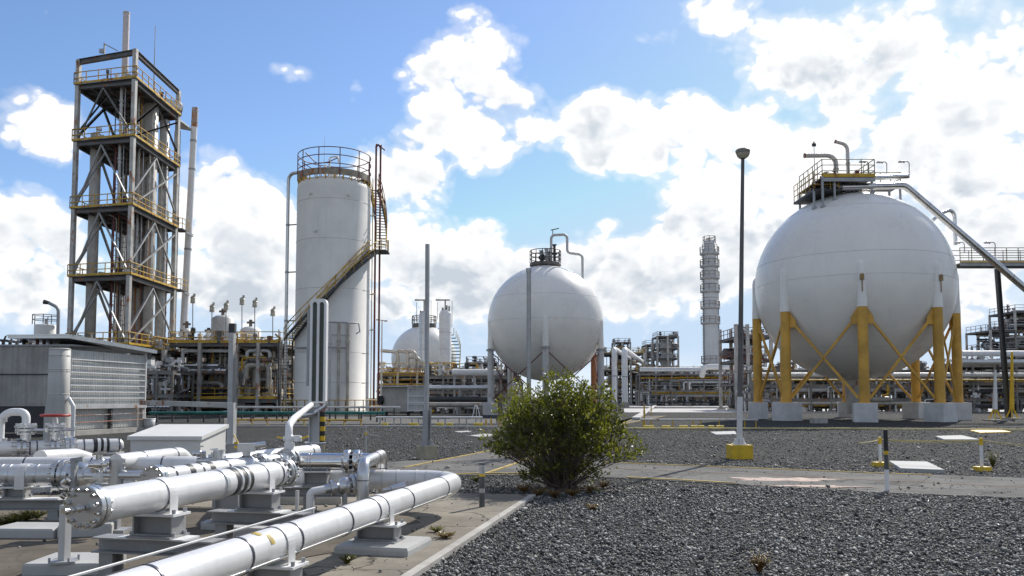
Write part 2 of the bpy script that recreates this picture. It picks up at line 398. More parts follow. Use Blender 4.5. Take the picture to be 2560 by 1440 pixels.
def strip(name, pts, w, z, mat, h=.012):
    mb = MB()
    for a, b in zip(pts, pts[1:]):
        d = (b - a); d.z = 0; n = V((-d.y, d.x, 0)).normalized() * w / 2
        mb.prism([(a + n)[:2], (b + n)[:2], (b - n)[:2], (a - n)[:2]], z - .02, z + h)
    return mb
for pts, nm, z in ((L1[1:], 'yellow_line_marking', .03), (L2[:3] + [gnd(1215, 1187)], 'yellow_line_marking', .03),
                   ([gnd(*p) for p in ((1120, 1189.5), (1215, 1187.5), (1330, 1187.5))], 'yellow_line_marking', .034),
                   ([gnd(*p) for p in ((1510, 1158), (1880, 1173), (2200, 1186), (2330, 1190))], 'yellow_line_marking', .024),
                   ([gnd(*p) for p in ((1565, 1196), (1700, 1203), (1840, 1211))], 'yellow_line_marking', .024)):
    solo(nm, strip(nm, pts, .07, z, m_line), m_line, kind='structure')
solo('path_joint', strip('j', [gnd(*p) for p in ((1500, 1172), (1880, 1188), (2200, 1204), (2700, 1228))], .035, .021, m_rusty, .004), M('joint_rust', (.30, .18, .10), .9, var=.5, vs=6), kind='structure')
# concrete apron under the foreground pipes
APRON = [gnd(*p) for p in ((1325, 1244), (1020, 1441), (840, 1560))] + [V((-2.2, 2.2, 0)), V((-14, 2.2, 0)), V((-14, 13.2, 0)), V((-3.0, 13.4, 0)), gnd(1135, 1240)]
AP_POLY = [(p.x, p.y) for p in APRON]
mb = MB(); mb.prism(AP_POLY, -.2, .05); solo('concrete_apron', mb, m_apron, kind='structure')
mb = MB(); e0, e1 = gnd(1325, 1244), gnd(840, 1560)
dd = (e1 - e0).normalized(); nn = V((dd.y, -dd.x, 0)); nn = nn if nn.x > 0 else -nn
mb.prism([(e0 + nn * .003)[:2], (e1 + nn * .003)[:2], (e1 + nn * .10)[:2], (e0 + nn * .10)[:2]], -.1, .056); solo('apron_kerb', mb, m_conc, kind='structure')
# bare earth among the pipes at the left
mb = MB()
def blob_poly(c, rx, ry, n=26, rot=0, j=.25, seed=1):
    r2 = random.Random(seed); out = []
    for i in range(n):
        a = 2 * math.pi * i / n; k = 1 + r2.uniform(-j, j)
        x, y = rx * k * math.cos(a), ry * k * math.sin(a); out.append((c[0] + x * math.cos(rot) - y * math.sin(rot), c[1] + x * math.sin(rot) + y * math.cos(rot)))
    return out
ep = [(-2.75 + .16 * math.sin(k * 1.7) + .1 * math.sin(k * 4.1) + (k * .38) * .235, 4.3 + k * .38) for k in range(19)]
mb.prism(ep + [(-4.6, 11.9), (-13.5, 12.4), (-13.5, 3.0), (-3.2, 3.0)], 0, .058)
solo('earth_patch', mb, m_dirt, kind='structure')
# far pale concrete roads
mb = MB(); mb.prism([gnd(*p)[:2] for p in ((1560, 1031), (2900, 1031), (2900, 1021.5), (1560, 1021.5))], -.1, .02)
solo('far_concrete_road', mb, m_roadw, kind='structure')
mb = MB(); mb.prism([gnd(*p)[:2] for p in ((1570, 1018), (2900, 1017.5), (2900, 1014.5), (1570, 1014.5))], -.1, .03)
solo('far_concrete_kerb', mb, m_roadw, kind='structure')
mb = MB(); mb.prism([gnd(*p)[:2] for p in ((560, 1062), (1240, 1060), (1240, 1048), (900, 1042), (560, 1046))], -.1, .03)
solo('plant_floor', mb, m_path, kind='structure')
# long kerbs
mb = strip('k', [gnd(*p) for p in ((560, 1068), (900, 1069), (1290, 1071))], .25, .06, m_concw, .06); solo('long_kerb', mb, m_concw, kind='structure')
mb = strip('k', [gnd(*p) for p in ((1560, 1074), (2100, 1074.5), (2800, 1080))], .2, .06, M('kerb_yellow', (.70, .60, .30), .8, var=.3, vs=.6, streak=.2), .05); solo('long_kerb', mb, MATS['kerb_yellow'], kind='structure')
mb = strip('k', [gnd(*p) for p in ((1590, 1050), (1640, 1014))], .6, .1, m_roadw, .1); solo('branch_kerb', mb, m_roadw, kind='structure')
# spilled pale paint on the path
m_stain = M('dried_slurry', (.52, .40, .33), .9, var=.35, vs=5)
c = gnd(1955, 1201); mb = MB(); mb.prism(blob_poly(c, 1.05, .32, 46, -.05, .38, 11), 0, .0245); mb.prism(blob_poly(gnd(2040, 1219), .9, .16, 36, -.12, .5, 12), 0, .0285)
solo('slurry_stain', mb, m_stain, 'dried pinkish slurry patch spilt across the grey path', 'stain')

# loose stones lying over the near gravel
def inpoly(x, y, poly):
    ins = np.zeros(x.shape, bool); n = len(poly); j = n - 1
    for i in range(n):
        xi, yi = poly[i]; xj, yj = poly[j]
        with np.errstate(divide='ignore', invalid='ignore'):
            ins ^= ((yi > y) != (yj > y)) & (x < (xj - xi) * (y - yi) / (yj - yi + 1e-12) + xi)
        j = i
    return ins
def stones():
    rg = np.random.default_rng(5)
    def cand(y0, y1, dens):
        n = int((y1 - y0) * (2 * .68 * y1) * dens); y = rg.uniform(y0, y1, n); x = rg.uniform(-.66, .66, n) * y1
        return x, y
    P = [cand(6.3, 10, 1650), cand(10, 15, 1050), cand(15, 21, 330), cand(21, 30, 110), cand(30, 45, 55)]
    x = np.concatenate([p[0] for p in P]); y = np.concatenate([p[1] for p in P])
    hard = inpoly(x, y, AP_POLY) | inpoly(x, y, [(p.x, p.y) for p in PATH_NEAR + PATH_FAR]) | inpoly(x, y, [(p.x, p.y) for p in L1 + L2])
    clump = .5 + .5 * np.sin(x * 1.9 + 1.3 * np.sin(y * 1.1)) * np.sin(y * 2.3 + x * .7)
    keep = (np.abs(x) < .66 * y) & (~hard | (rg.uniform(size=x.shape) < np.where(inpoly(x, y, AP_POLY), .004 + .02 * clump ** 4, .006 + .035 * clump ** 3))) & (x > -9) & (hard | (rg.uniform(size=x.shape) < .72 + .28 * clump))
    lift = np.where(hard, .05, 0.0)
    x, y, lift = x[keep], y[keep], lift[keep]; lift = np.where((lift > 0) & ~inpoly(x, y, AP_POLY), .026, lift); n = len(x)
    r = rg.lognormal(math.log(.0108), .46, n).clip(.005, .048) * (1 + .015 * (y - 8).clip(0))
    base = np.array([(1, 0, 0), (0, 1, 0), (-1, 0, 0), (0, -1, 0), (0, 0, 1), (0, 0, -1)], float)
    vs = base[None] * rg.uniform(.55, 1.35, (n, 6, 1)) + rg.normal(0, .18, (n, 6, 3))
    q = rg.normal(size=(n, 4)); q /= np.linalg.norm(q, axis=1, keepdims=True)
    w, a, b, c = q.T
    Rm = np.stack([1 - 2 * (b * b + c * c), 2 * (a * b - c * w), 2 * (a * c + b * w), 2 * (a * b + c * w), 1 - 2 * (a * a + c * c), 2 * (b * c - a * w), 2 * (a * c - b * w), 2 * (b * c + a * w), 1 - 2 * (a * a + b * b)], 1).reshape(n, 3, 3)
    vs = np.einsum('nij,nkj->nki', Rm, vs) * r[:, None, None]; vs[:, :, 2] *= .75
    vs[:, :, 0] += x[:, None]; vs[:, :, 1] += y[:, None]; vs[:, :, 2] += (r * np.where(lift > 0, .5, rg.uniform(.1, .95, n)) + lift)[:, None]
    fs = np.array([(0, 1, 4), (1, 2, 4), (2, 3, 4), (3, 0, 4), (1, 0, 5), (2, 1, 5), (3, 2, 5), (0, 3, 5)])
    F_ = (fs[None] + (np.arange(n) * 6)[:, None, None]).reshape(-1)
    me = bpy.data.meshes.new('loose_gravel'); me.vertices.add(n * 6); me.vertices.foreach_set('co', vs.reshape(-1))
    nf = n * 8; me.loops.add(nf * 3); me.loops.foreach_set('vertex_index', F_.astype(np.int32)); me.polygons.add(nf)
    me.polygons.foreach_set('loop_start', np.arange(0, nf * 3, 3, dtype=np.int32)); me.update(); me.validate()
    m = bpy.data.materials.new('stone'); m.use_nodes = True; nt = m.node_tree; b = nt.nodes['Principled BSDF']
    g = nt.nodes.new('ShaderNodeNewGeometry'); cr = nd(nt, 'ShaderNodeValToRGB', {0: g.outputs['Random Per Island']}); e = cr.color_ramp.elements
    e[0].color = (.03, .031, .031, 1); e[1].color = (.55, .54, .51, 1); k = e.new(.45); k.color = (.12, .12, .117, 1); k = e.new(.82); k.color = (.26, .257, .247, 1)
    tc = nt.nodes.new('ShaderNodeTexCoord').outputs['Object']; pn = rng(nt, noise(nt, tc, .55, 6, .65), .35, .68)
    dust = mixc(nt, mth(nt, 'MULTIPLY', pn, .45), cr.outputs[0], (.17, .162, .145)); dk = mixc(nt, rng(nt, noise(nt, vmth(nt, 'ADD', tc, (9, 4, 0)), 1.1, 5, .7), .5, .75, 0, .6), dust, (.045, .045, .044))
    nt.links.new(dk, b.inputs['Base Color']); b.inputs['Roughness'].default_value = .65; b.inputs['Specular IOR Level'].default_value = .3
    me.materials.append(m); o = bpy.data.objects.new('loose_gravel', me); COL.objects.link(o); props(o, 'loose grey crushed stone lying over the gravel ground', 'gravel', kind='stuff')
stones()

# ================================================================== FOREGROUND PIPEWORK
def flange(parent, p, d, rad, t=.035, n=20, gap=.012, name='flange'):
    p = V(p); d = V(d).normalized()
    for o in (0, t + gap): b = MB(); b.cyl(p + d * o, p + d * (o + t), rad, n=n); b.cyl(p + d * (o + t * .15), p + d * (o + t * .85), rad * 1.006, n=n); part(name, b, m_alu, parent)
def disc(parent, p, d, rad, t, mat=None, n=24): p = V(p); d = V(d).normalized(); b = MB(); b.cyl(p, p + d * t, rad, n=n); part('flange', b, mat or m_alu, parent)
def bolts(mb, p, d, rad, L, n=12, r=.016):
    p = V(p); d = V(d).normalized(); u = V((0, 0, 1)) if abs(d.z) < .9 else V((1, 0, 0)); x = d.cross(u).normalized(); y = d.cross(x)
    for k in range(n):
        a = 2 * math.pi * (k + .5) / n; o = (x * math.cos(a) + y * math.sin(a)) * rad
        mb.cyl(p + o - d * L, p + o + d * L, r * .6, n=6); mb.cyl(p + o - d * L, p + o - d * (L - .02), r, n=6); mb.cyl(p + o + d * (L - .02), p + o + d * L, r, n=6)
def bands(parent, p, q, r, ts, w=.022, mat=None, name='clamp_band', over=.006):
    p, q = V(p), V(q); d = (q - p).normalized()
    for t in ts:
        c = p.lerp(q, t); b = MB(); b.cyl(c - d * w / 2, c + d * w / 2, r + over, n=28); part(name, b, mat or m_band, parent)
def saddle(parent, c, d, r, zb, w=.11, name='saddle_strap'):
    """U strap over a pipe reaching down to a plate at height zb"""
    c, d = V(c), V(d).normalized(); b = MB(); x = d.cross(V((0, 0, 1))).normalized(); pts = []
    R1 = r + .003
    prof = [(R1, zb - c.z)] + [(R1 * math.cos(a), R1 * math.sin(a)) for a in [math.pi * k / 14 for k in range(15)]] + [(-R1, zb - c.z)]
    vs = []
    for (u, z) in prof:
        for s in (-1, 1): vs.append(c + x * u + V((0, 0, z)) + d * (s * w / 2))
    for (u, z) in prof:
        k = (R1 + .007) / R1
        for s in (-1, 1): vs.append(c + x * u * k + V((0, 0, z * (k if z > 0 else 1))) + d * (s * w / 2))
    n = len(prof); fs = []
    for i in range(n - 1):
        a = 2 * i; fs.append((2 * n + a, 2 * n + a + 1, 2 * n + a + 3, 2 * n + a + 2)); fs.append((a, a + 2, a + 3, a + 1))
        fs.append((a, 2 * n + a, 2 * n + a + 2, a + 2)); fs.append((a + 1, a + 3, 2 * n + a + 3, 2 * n + a + 1))
    b.add(vs, fs, False); return part(name, b, m_clad, parent)
def seam_strip(parent, p, q, r, ang, w=.018, name='seam_strip', mat=None):
    p, q = V(p), V(q); d = (q - p).normalized(); x = d.cross(V((0, 0, 1))).normalized()
    o = (x * math.cos(ang) + V((0, 0, 1)) * math.sin(ang)) * (r + .001); b = MB(); b.bar(p + o, q + o, w, .012, up=o); part(name, b, mat or m_clad, parent)

ZA = .46
A0, A1 = V((-2.52, 3.7, ZA)), V((-.885, 10.72, ZA)); dA = (A1 - A0).normalized(); rA = .135
tA = thing('front_pipeline', 'long white clad pipeline in front, bending left at its far end', 'pipeline', (A0.x, A0.y, .05))
corner = A1 + dA * .83; end = V((-4.6, 11.95, ZA))
b = MB(); b.tube([A0, corner, end], rA, 28, bend=.5, seg=9); part('pipe_body', b, m_clad, tA)
fr = lambda y: (y - A0.y) / (A1.y - A0.y)
bands(tA, A0, A1, rA, [fr(5.05), fr(6.02), fr(6.75), fr(7.7), fr(8.35), fr(9.3), fr(10.55)], .02)
for y0 in (8.62, 6.55): saddle(tA, A0.lerp(A1, fr(y0)), dA, rA, ZA - .17)
seam_strip(tA, A0, A1, rA, R(-38)); seam_strip(tA, A0, A1, rA, R(100), .006, mat=m_band)
w0 = fillet([A0, corner, end], .5, 9); rb = w0[-2]
dE = (end - rb).normalized()
bands(tA, rb, end, rA, [.02, .1, .16, .23, .3, .45, .6, .75], .02, mat=m_seam)
for k in (2, 5, 8):
    b = MB(); q = w0[1 + k]; dq = (w0[2 + k] - w0[k]).normalized(); b.cyl(q - dq * .01, q + dq * .01, rA + .005, n=28); part('elbow_band', b, m_seam, tA)
# yellow tape marks on the pipe
b = MB(); c0 = A0.lerp(A1, fr(6.25)); x = dA.cross(V((0, 0, 1))).normalized()
for (a0, a1, dy) in ((20, 55, .05), (62, 92, -.03)):
    vs = []
    for i in range(5):
        a = R(a0 + (a1 - a0) * i / 4); o = (x * math.cos(a) + V((0, 0, 1)) * math.sin(a)) * (rA + .003)
        vs += [c0 + o + dA * (dy - .028), c0 + o + dA * (dy + .028)]
    b.add(vs, [(2 * i, 2 * i + 1, 2 * i + 3, 2 * i + 2) for i in range(4)], True)
part('yellow_mark', b, M('worn_yellow_tape', (.42, .30, .02), .6, var=.5, vs=20), tA)
b = MB(); off = V((0, 0, rA + .03)) - x * .1
b.tube([A0 + off, A0.lerp(A1, fr(7.4)) + off], .007, 8)
b.tube([A0 + off - x * .05 - V((0, 0, .02)), A0.lerp(A1, fr(7.1)) + off - x * .05 - V((0, 0, .02))], .006, 8)
part('tracer_tube', b, m_ltsteel, tA)

def pedestal(name, label, c, rot, zt, w=.34, dpt=.2, pad=None, beam=None, zbase=.05, plates=True):
    """support standing on the apron under a pipe; zt = underside of the pipe strap"""
    t = thing(name, label, 'pipe support', (c[0], c[1], zbase)); cx, cy = c[0], c[1]; z = zbase
    m3 = Matrix.Rotation(rot, 3, 'Z'); L = lambda x, y, zz: V((cx, cy, 0)) + m3 @ V((x, y, 0)) + V((0, 0, zz))
    if pad:
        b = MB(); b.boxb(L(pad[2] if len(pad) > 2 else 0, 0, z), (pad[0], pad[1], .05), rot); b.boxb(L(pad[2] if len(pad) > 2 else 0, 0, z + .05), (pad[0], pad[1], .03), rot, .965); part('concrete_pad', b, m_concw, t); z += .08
    if beam:
        bl, bz, pil = beam
        for xx in pil:
            b = MB(); b.ibeam(L(xx, 0, z), L(xx, 0, bz - .1), .13, .15, up=m3 @ V((0, 1, 0))); b.boxb(L(xx, 0, z), (.22, .22, .015), rot); part('leg', b, m_support, t)
            for sx in (-.08, .08):
                for sy in (-.08, .08): b = MB(); b.cyl(L(xx + sx, sy, z), L(xx + sx, sy, z + .05), .013, n=6); part('anchor_bolt', b, m_steel, t)
        b = MB(); b.ibeam(L(-bl / 2, 0, bz - .05), L(bl / 2, 0, bz - .05), .2, .13); part('beam', b, m_support, t)
        b = MB(); b.boxb(L(0, 0, bz + .015), (bl * .55, .24, .012), rot); part('bearing_plate', b, m_white, t); z = bz + .027
    b = MB(); b.boxb(L(0, 0, z), (w * 1.15, dpt * 1.3, .018), rot)
    b.ibeam(L(-w / 2, 0, (z + zt) / 2), L(w / 2, 0, (z + zt) / 2), dpt * .8, zt - z - .03); b.boxb(L(-w / 2, 0, z + .018), (.014, dpt * .8, zt - z - .04), rot); b.boxb(L(w / 2, 0, z + .018), (.014, dpt * .8, zt - z - .04), rot)
    part('pedestal', b, m_support, t)
    b = MB(); b.boxb(L(0, 0, zt - .02), (w * 1.25, dpt * 1.1, .02), rot); part('top_plate', b, m_white, t)
    for sx in (-.55, .55):
        for sy in (-.35, .35):
            b = MB(); q = L(w * sx, dpt * sy, zt); b.cyl(q, q + V((0, 0, .035)), .016, n=6); part('bolt', b, m_steel, t); b = MB(); q = L(w * sx, dpt * sy, z + .018); b.cyl(q, q + V((0, 0, .03)), .018, n=6); part('bolt', b, m_steel, t)
    return t
rotA = math.atan2(-dA.x, dA.y)
pA1 = A0.lerp(A1, fr(8.62)); pedestal('pipe_support', 'steel pedestal on a chamfered pad under the front pipeline, near its bend', (pA1.x, pA1.y), rotA, ZA - .15, .4, .24, (.78, .72, .06))
pA2 = A0.lerp(A1, fr(6.55)); pedestal('pipe_support', 'pale pedestal under the front pipeline at the bottom of the picture', (pA2.x, pA2.y), rotA, ZA - .15, .36, .24)

# --- middle flanged pipe
ZB = .78; B0, B1 = V((-3.20, 6.22, ZB)), V((-2.55, 9.12, ZB)); dB = (B1 - B0).normalized(); rB = .135
tB = thing('ringed_pipeline', 'white pipeline with three black rings and a bolted blind flange facing left', 'pipeline', (B0.x, B0.y, .05))
b = MB(); b.cyl(B0 + dB * .1, B1 - dB * .02, rB, n=32); part('pipe_body', b, m_clad, tB)
flange(tB, B0, dB, .165, .045, 28, .01, 'blind_flange')
b = MB(); bolts(b, B0 + dB * .05, dB, .135, .085, 12, .019); part('flange_bolt', b, m_chrome, tB)
b = MB(); q = B0 - dB * .01; b.cyl(q, q - dB * .16, .02, n=10); b.cyl(q - dB * .03, q - dB * .06, .032, n=8); b.cyl(q - dB * .09, q - dB * .12, .028, n=8); b.cyl(q - dB * .15, q - dB * .19, .024, n=8); part('drain_nipple', b, m_chrome, tB)
flange(tB, B1, dB, .165, .035, 28, .02, 'end_flange')
b = MB(); bolts(b, B1 + dB * .045, dB, .145, .11, 12, .02); part('flange_bolt', b, m_chrome, tB)
bands(tB, B0, B1, rB, [.285], .02); bands(tB, B0, B1, rB, [.585], .05, m_clad2, 'sleeve', .012); bands(tB, B0, B1, rB, [.95], .02)
bands(tB, B0, B1, rB, [.652, .692, .732], .06, m_black, 'black_ring', .004); bands(tB, B0, B1, rB, [.672, .712], .035, m_clad2, 'bright_ring', .01)
for t in (.30, .86): saddle(tB, B0.lerp(B1, t), dB, rB, ZB - .17)
rotB = math.atan2(-dB.x, dB.y)
q = B0.lerp(B1, .30); pedestal('pipe_support', 'box pedestal on a steel sleeper beam below the blind flange of the ringed pipeline', (q.x, q.y), rotB, ZB - .15, .36, .22, None, (1.15, .40, (-.45, .4)))
q = B0.lerp(B1, .86); pedestal('pipe_support', 'box pedestal on a sleeper beam under the far end of the ringed pipeline', (q.x, q.y), rotB, ZB - .15, .36, .22, None, (1.1, .40, (-.4, .35)))
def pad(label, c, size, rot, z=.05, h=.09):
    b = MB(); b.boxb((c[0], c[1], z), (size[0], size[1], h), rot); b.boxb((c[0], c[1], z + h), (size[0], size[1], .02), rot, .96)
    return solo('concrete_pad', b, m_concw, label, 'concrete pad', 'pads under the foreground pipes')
def upath(px, py, Y=None): return gnd(px, py, .05)
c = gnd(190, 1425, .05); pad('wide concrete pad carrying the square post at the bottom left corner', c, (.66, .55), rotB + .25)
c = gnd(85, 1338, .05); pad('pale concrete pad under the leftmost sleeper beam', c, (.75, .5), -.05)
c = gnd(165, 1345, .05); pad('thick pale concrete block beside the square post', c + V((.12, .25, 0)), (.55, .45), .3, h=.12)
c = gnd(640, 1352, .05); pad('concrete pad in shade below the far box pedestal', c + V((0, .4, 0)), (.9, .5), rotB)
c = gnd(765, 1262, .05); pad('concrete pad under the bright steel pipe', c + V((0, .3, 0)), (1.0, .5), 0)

# square posts
def square_post(label, px, pyb, pyt, w=.055, z0=.05):
    p = gnd(px, pyb, z0); zt = at(px, pyt, p.y).z; t = thing('square_post', label, 'post', p, 'square steel posts among the pipes')
    b = MB(); b.bar(p, V((p.x, p.y, zt)), w, w, up=(.3, 1, 0)); part('tube', b, m_ltsteel, t)
    b = MB(); b.boxb(p, (w * 3, w * 3, .018), .3)
    for sx in (-1, 1):
        for sy in (-1, 1): b.cyl(p + V((sx * w * 1.2, sy * w * 1.2, 0)), p + V((sx * w * 1.2, sy * w * 1.2, .05)), .01, n=6)
    part('base_plate', b, m_steel, t); return t
square_post('tall square steel post in front of the blind flange', 160, 1405, 1262, .07, .16)
square_post('short white square post between the two sleeper beams', 451, 1400, 1292, .06)
square_post('slim white post beside the front pipeline', 742, 1310, 1226, .035)

# --- third parallel pipe, behind
ZC = .77; C0 = at(380, 1194, 8.6); C0.z = ZC; C1 = V((-3.02, 11.3, ZC)); dC = (C1 - C0).normalized(); rC = .1
tC = thing('valved_pipeline', 'white pipeline with two wide black rings, valves and bolted flanges behind the ringed one', 'pipeline', (C0.x, C0.y, .05))
b = MB(); b.cyl(C0 + dC * .05, C0.lerp(C1, .58), rC, n=28); b.cyl(C0.lerp(C1, .74), C1, rC * .95, n=28); part('pipe_body', b, m_clad, tC)
flange(tC, C0, dC, .135, .04, 26, .01); flange(tC, C0.lerp(C1, .705), dC, .135, .04, 26); flange(tC, C0.lerp(C1, .955), dC, .15, .04, 26, .06)
for q, r_, L_ in ((C0 + dC * .04, .11, .075), (C0.lerp(C1, .72), .115, .07), (C0.lerp(C1, .97), .13, .1)): b = MB(); bolts(b, q, dC, r_, L_, 10, .016); part('flange_bolt', b, m_chrome, tC)
bands(tC, C0, C1, rC, [.2, .33], .09, m_black, 'black_ring', .003); bands(tC, C0, C1, rC, [.1, .27, .45, .87], .02)
b = MB(); q = C0.lerp(C1, .62); b.ball(q, .13, 16, 10); b.cyl(q, q + V((0, 0, .2)), .05); b.boxb(q + V((0, 0, .17)), (.2, .14, .1), .2); b.cyl(q + V((.02, 0, .23)), q + V((.2, .1, .25)), .04); b.cyl(q - dC * .2, q + dC * .25, .085); part('ball_valve', b, m_alu, tC)
b = MB(); b.boxb(q + V((-.05, -.05, .21)), (.16, .03, .03), .4); part('valve_lever', b, m_ybright, tC)
q = C0.lerp(C1, .5); pedestal('pipe_support', 'pedestal under the valved pipeline, half hidden behind the ringed one', (q.x, q.y), rotB, ZC - .115, .3, .2, (.5, .4))
# sampling valve with a riser at the far end
q = at(722, 1120, 11.25); tS = thing('riser_valve', 'white riser pipe rising to the twin-slotted cooler, with a yellow-levered valve', 'valve', (q.x, q.y, .5))
g0 = V((q.x, q.y, ZC + .1)); b = MB(); b.cyl(g0, g0 + V((0, 0, .1)), .09, .045); b.tube([g0 + V((0, 0, .08)), at(722, 1064, 11.25), at(735, 1046, 12.2), at(778, 1012, 15.8)], .05, 14, .25); part('riser_pipe', b, m_white, tS)
b = MB(); v0 = at(724, 1096, 11.25); b.ball(v0, .065); b.cyl(v0 - V((.08, 0, 0)), v0 + V((.16, 0, 0)), .035); b.cyl(v0 + V((.1, 0, -.04)), v0 + V((.1, 0, .04)), .045); b.cyl(v0 + V((0, 0, -.12)), v0 + V((0, 0, -.06)), .07, n=14); part('valve_body', b, m_white, tS)
b = MB(); b.bar(v0 + V((-.17, -.02, .02)), v0 + V((-.04, 0, .0)), .02); part('lever', b, m_ybright, tS); b = MB(); b.bar(v0 + V((.16, 0, .0)), v0 + V((.26, -.03, .03)), .02); part('lever', b, m_ybright, tS)

# --- bright steel pipe, flange and inverted U
E0, E1 = at(752, 1155, 11.5), at(925, 1155, 11.5); E0.z = E1.z = .72; rE = .12
tE = thing('bright_pipe', 'mirror bright steel pipe with a large flange, lying crosswise', 'pipeline', (E0.x, E0.y, .05))
b = MB(); b.cyl(E0, at(868, 1155, 11.5).xy.to_3d() + V((0, 0, .72)), rE, n=28); xf = at(868, 1155, 11.5).x
b.cyl((xf + .2, 11.5, .72), (xf + .42, 11.5, .72), rE, rE * .92, n=28); part('pipe_body', b, m_chrome, tE)
b = MB(); b.lathe((xf, 11.5, .72), [(rE, -.06), (.165, -.02), (.165, .05), (rE * 1.02, .052)], 28, (1, 0, 0)); part('flange', b, m_chrome, tE); b = MB(); b.lathe((xf + .1, 11.5, .72), [(rE, -.01), (.165, 0), (.165, .07), (rE, .11)], 28, (1, 0, 0)); part('flange', b, m_chrome, tE)
b = MB(); bolts(b, V((xf + .08, 11.5, .72)), V((1, 0, 0)), .145, .13, 12, .018); part('flange_bolt', b, m_alu, tE)
bands(tE, E0, V((xf, 11.5, .72)), rE, [.18, .24], .015, m_alu)
q = at(792, 1200, 11.5); pedestal('pipe_support', 'bolted pedestal on a low beam under the bright steel pipe', (q.x, 11.5), 0, .6, .3, .22, None, (1.1, .36, (-.1,)))
U0 = at(908, 1170, 10.35); U1 = at(955, 1165, 12.1); zu = .78
tU = thing('pipe_loop', 'grey inverted U shaped pipe with two vertical legs beside the bright pipe', 'pipeline', (U0.x, U0.y, .05))
b = MB(); b.tube([(U0.x, U0.y, .06), (U0.x, U0.y, zu), (U1.x, U1.y, zu), (U1.x, U1.y, .06)], .077, 20, .16, seg=8); part('pipe_body', b, m_alu, tU)
bands(tU, (U0.x, U0.y, .06), (U0.x, U0.y, zu), .077, [.72], .012); bands(tU, (U1.x, U1.y, .06), (U1.x, U1.y, zu), .077, [.72], .012); bands(tU, (U0.x, U0.y, zu), (U1.x, U1.y, zu), .077, [.6], .014)

# --- small valve between bright pipe and front pipeline
def small_valve(name, label, c, d, s=1.0):
    d = V(d).normalized(); c = V(c); t = thing(name, label, 'valve', (c.x, c.y, .05)); zb = .05; x = d.cross(V((0, 0, 1)))
    b = MB(); b.ball(c, .1 * s, 14, 8); b.cyl(c - d * .22 * s, c + d * .2 * s, .05 * s); b.cyl(c + d * .1 * s, c + d * .2 * s, .06 * s, .11 * s); part('valve_body', b, m_alu, t)
    for k, rr in ((.07, .115), (.12, .115), (.2, .13), (-.16, .09)): disc(t, c + d * k * s, d, rr * s, .03 * s, n=18)
    b = MB(); bolts(b, c + d * .11 * s, d, .095 * s, .06 * s, 8, .012 * s); part('flange_bolt', b, m_chrome, t)
    b = MB(); q = c - d * .22 * s; b.tube([q + d * .05, q - d * .16 * s, q - d * .16 * s - V((0, 0, c.z - zb))], .045 * s, 12, .05 * s); b.cyl(q - d * .16 * s - V((0, 0, c.z - zb)), q - d * .16 * s - V((0, 0, c.z - zb - .03)), .08 * s); part('drain_leg', b, m_white, t)
    b = MB(); b.bar(V((c.x, c.y, zb)) + x * .06, c + x * .06, .04); b.bar(V((c.x, c.y, zb)) - x * .06, c - x * .06, .04); part('stand', b, m_steel, t)
    return t
small_valve('drain_valve', 'flanged drain valve with an elbow standing between the bright pipe and front pipeline', at(862, 1215, 10.7), (.85, .35, .12), 1.15)
q = at(978, 1222, 10.3); t = thing('small_actuator', 'small grey valve actuator lying behind the front pipeline', 'valve', (q.x, q.y, .05))
b = MB(); b.cyl(q, q + V((.17, .05, .03)), .04, .05); b.cyl(q - V((.1, 0, .02)), q, .022); part('actuator_body', b, m_alu, t); b = MB(); b.bar((q.x, q.y, .05), q, .04); b.bar(q + V((.03, 0, 0)), q + V((.2, .05, .09)), .03, .012); part('bracket', b, m_steel, t)

# --- crosswise pipes at the left
G0 = V((-10.2, 12.0, .60)); G1 = V((-4.6, 12.35, .60)); rG = .135
tG = thing('cross_pipeline', 'long white pipe lying crosswise behind the valve cluster at left', 'pipeline', (G1.x, G1.y, .05))
b = MB(); b.tube([G0, G1, G1 + V((.9, 3.2, .0))], rG, 26, .4, seg=8); part('pipe_body', b, m_clad, tG); bands(tG, G0, G1, rG, [.55, .72, .78, .9], .02); bands(tG, G1 + V((.25, .9, 0)), G1 + V((.9, 3.2, 0)), rG, [.05, .9], .02)
for xx in (-8.2, -5.6):
    b = MB(); b.boxb((xx, 12.2, .05), (.16, .3, .42)); b.boxb((xx, 12.2, .05), (.4, .5, .06)); part('pipe_shoe', b, m_steel, tG)
H0 = V((-9.2, 10.5, .62)); H1 = V((-5.80, 10.62, .62))
tH = thing('flanged_pipeline', 'white pipe at the left edge ending in a large open bolted flange', 'pipeline', (H1.x, H1.y, .05)); dH = (H1 - H0).normalized()
b = MB(); b.cyl(H0, H1, rG, n=28); part('pipe_body', b, m_clad2, tH); bands(tH, H0, H1, rG, [.72, .80, .83, .93], .03, m_alu)
flange(tH, H1, dH, .19, .045, 28, .02); b = MB(); bolts(b, H1 + dH * .055, dH, .165, .1, 14, .017); part('flange_bolt', b, m_chrome, tH)
saddle(tH, H0.lerp(H1, .88), dH, rG, .45, .12)
q = H0.lerp(H1, .88); pedestal('pipe_support', 'dark pedestal on a sleeper beam under the open bolted flange', (q.x - .1, q.y), 0, .48, .24, .2, None, (2.1, .30, (-.55, .5)))
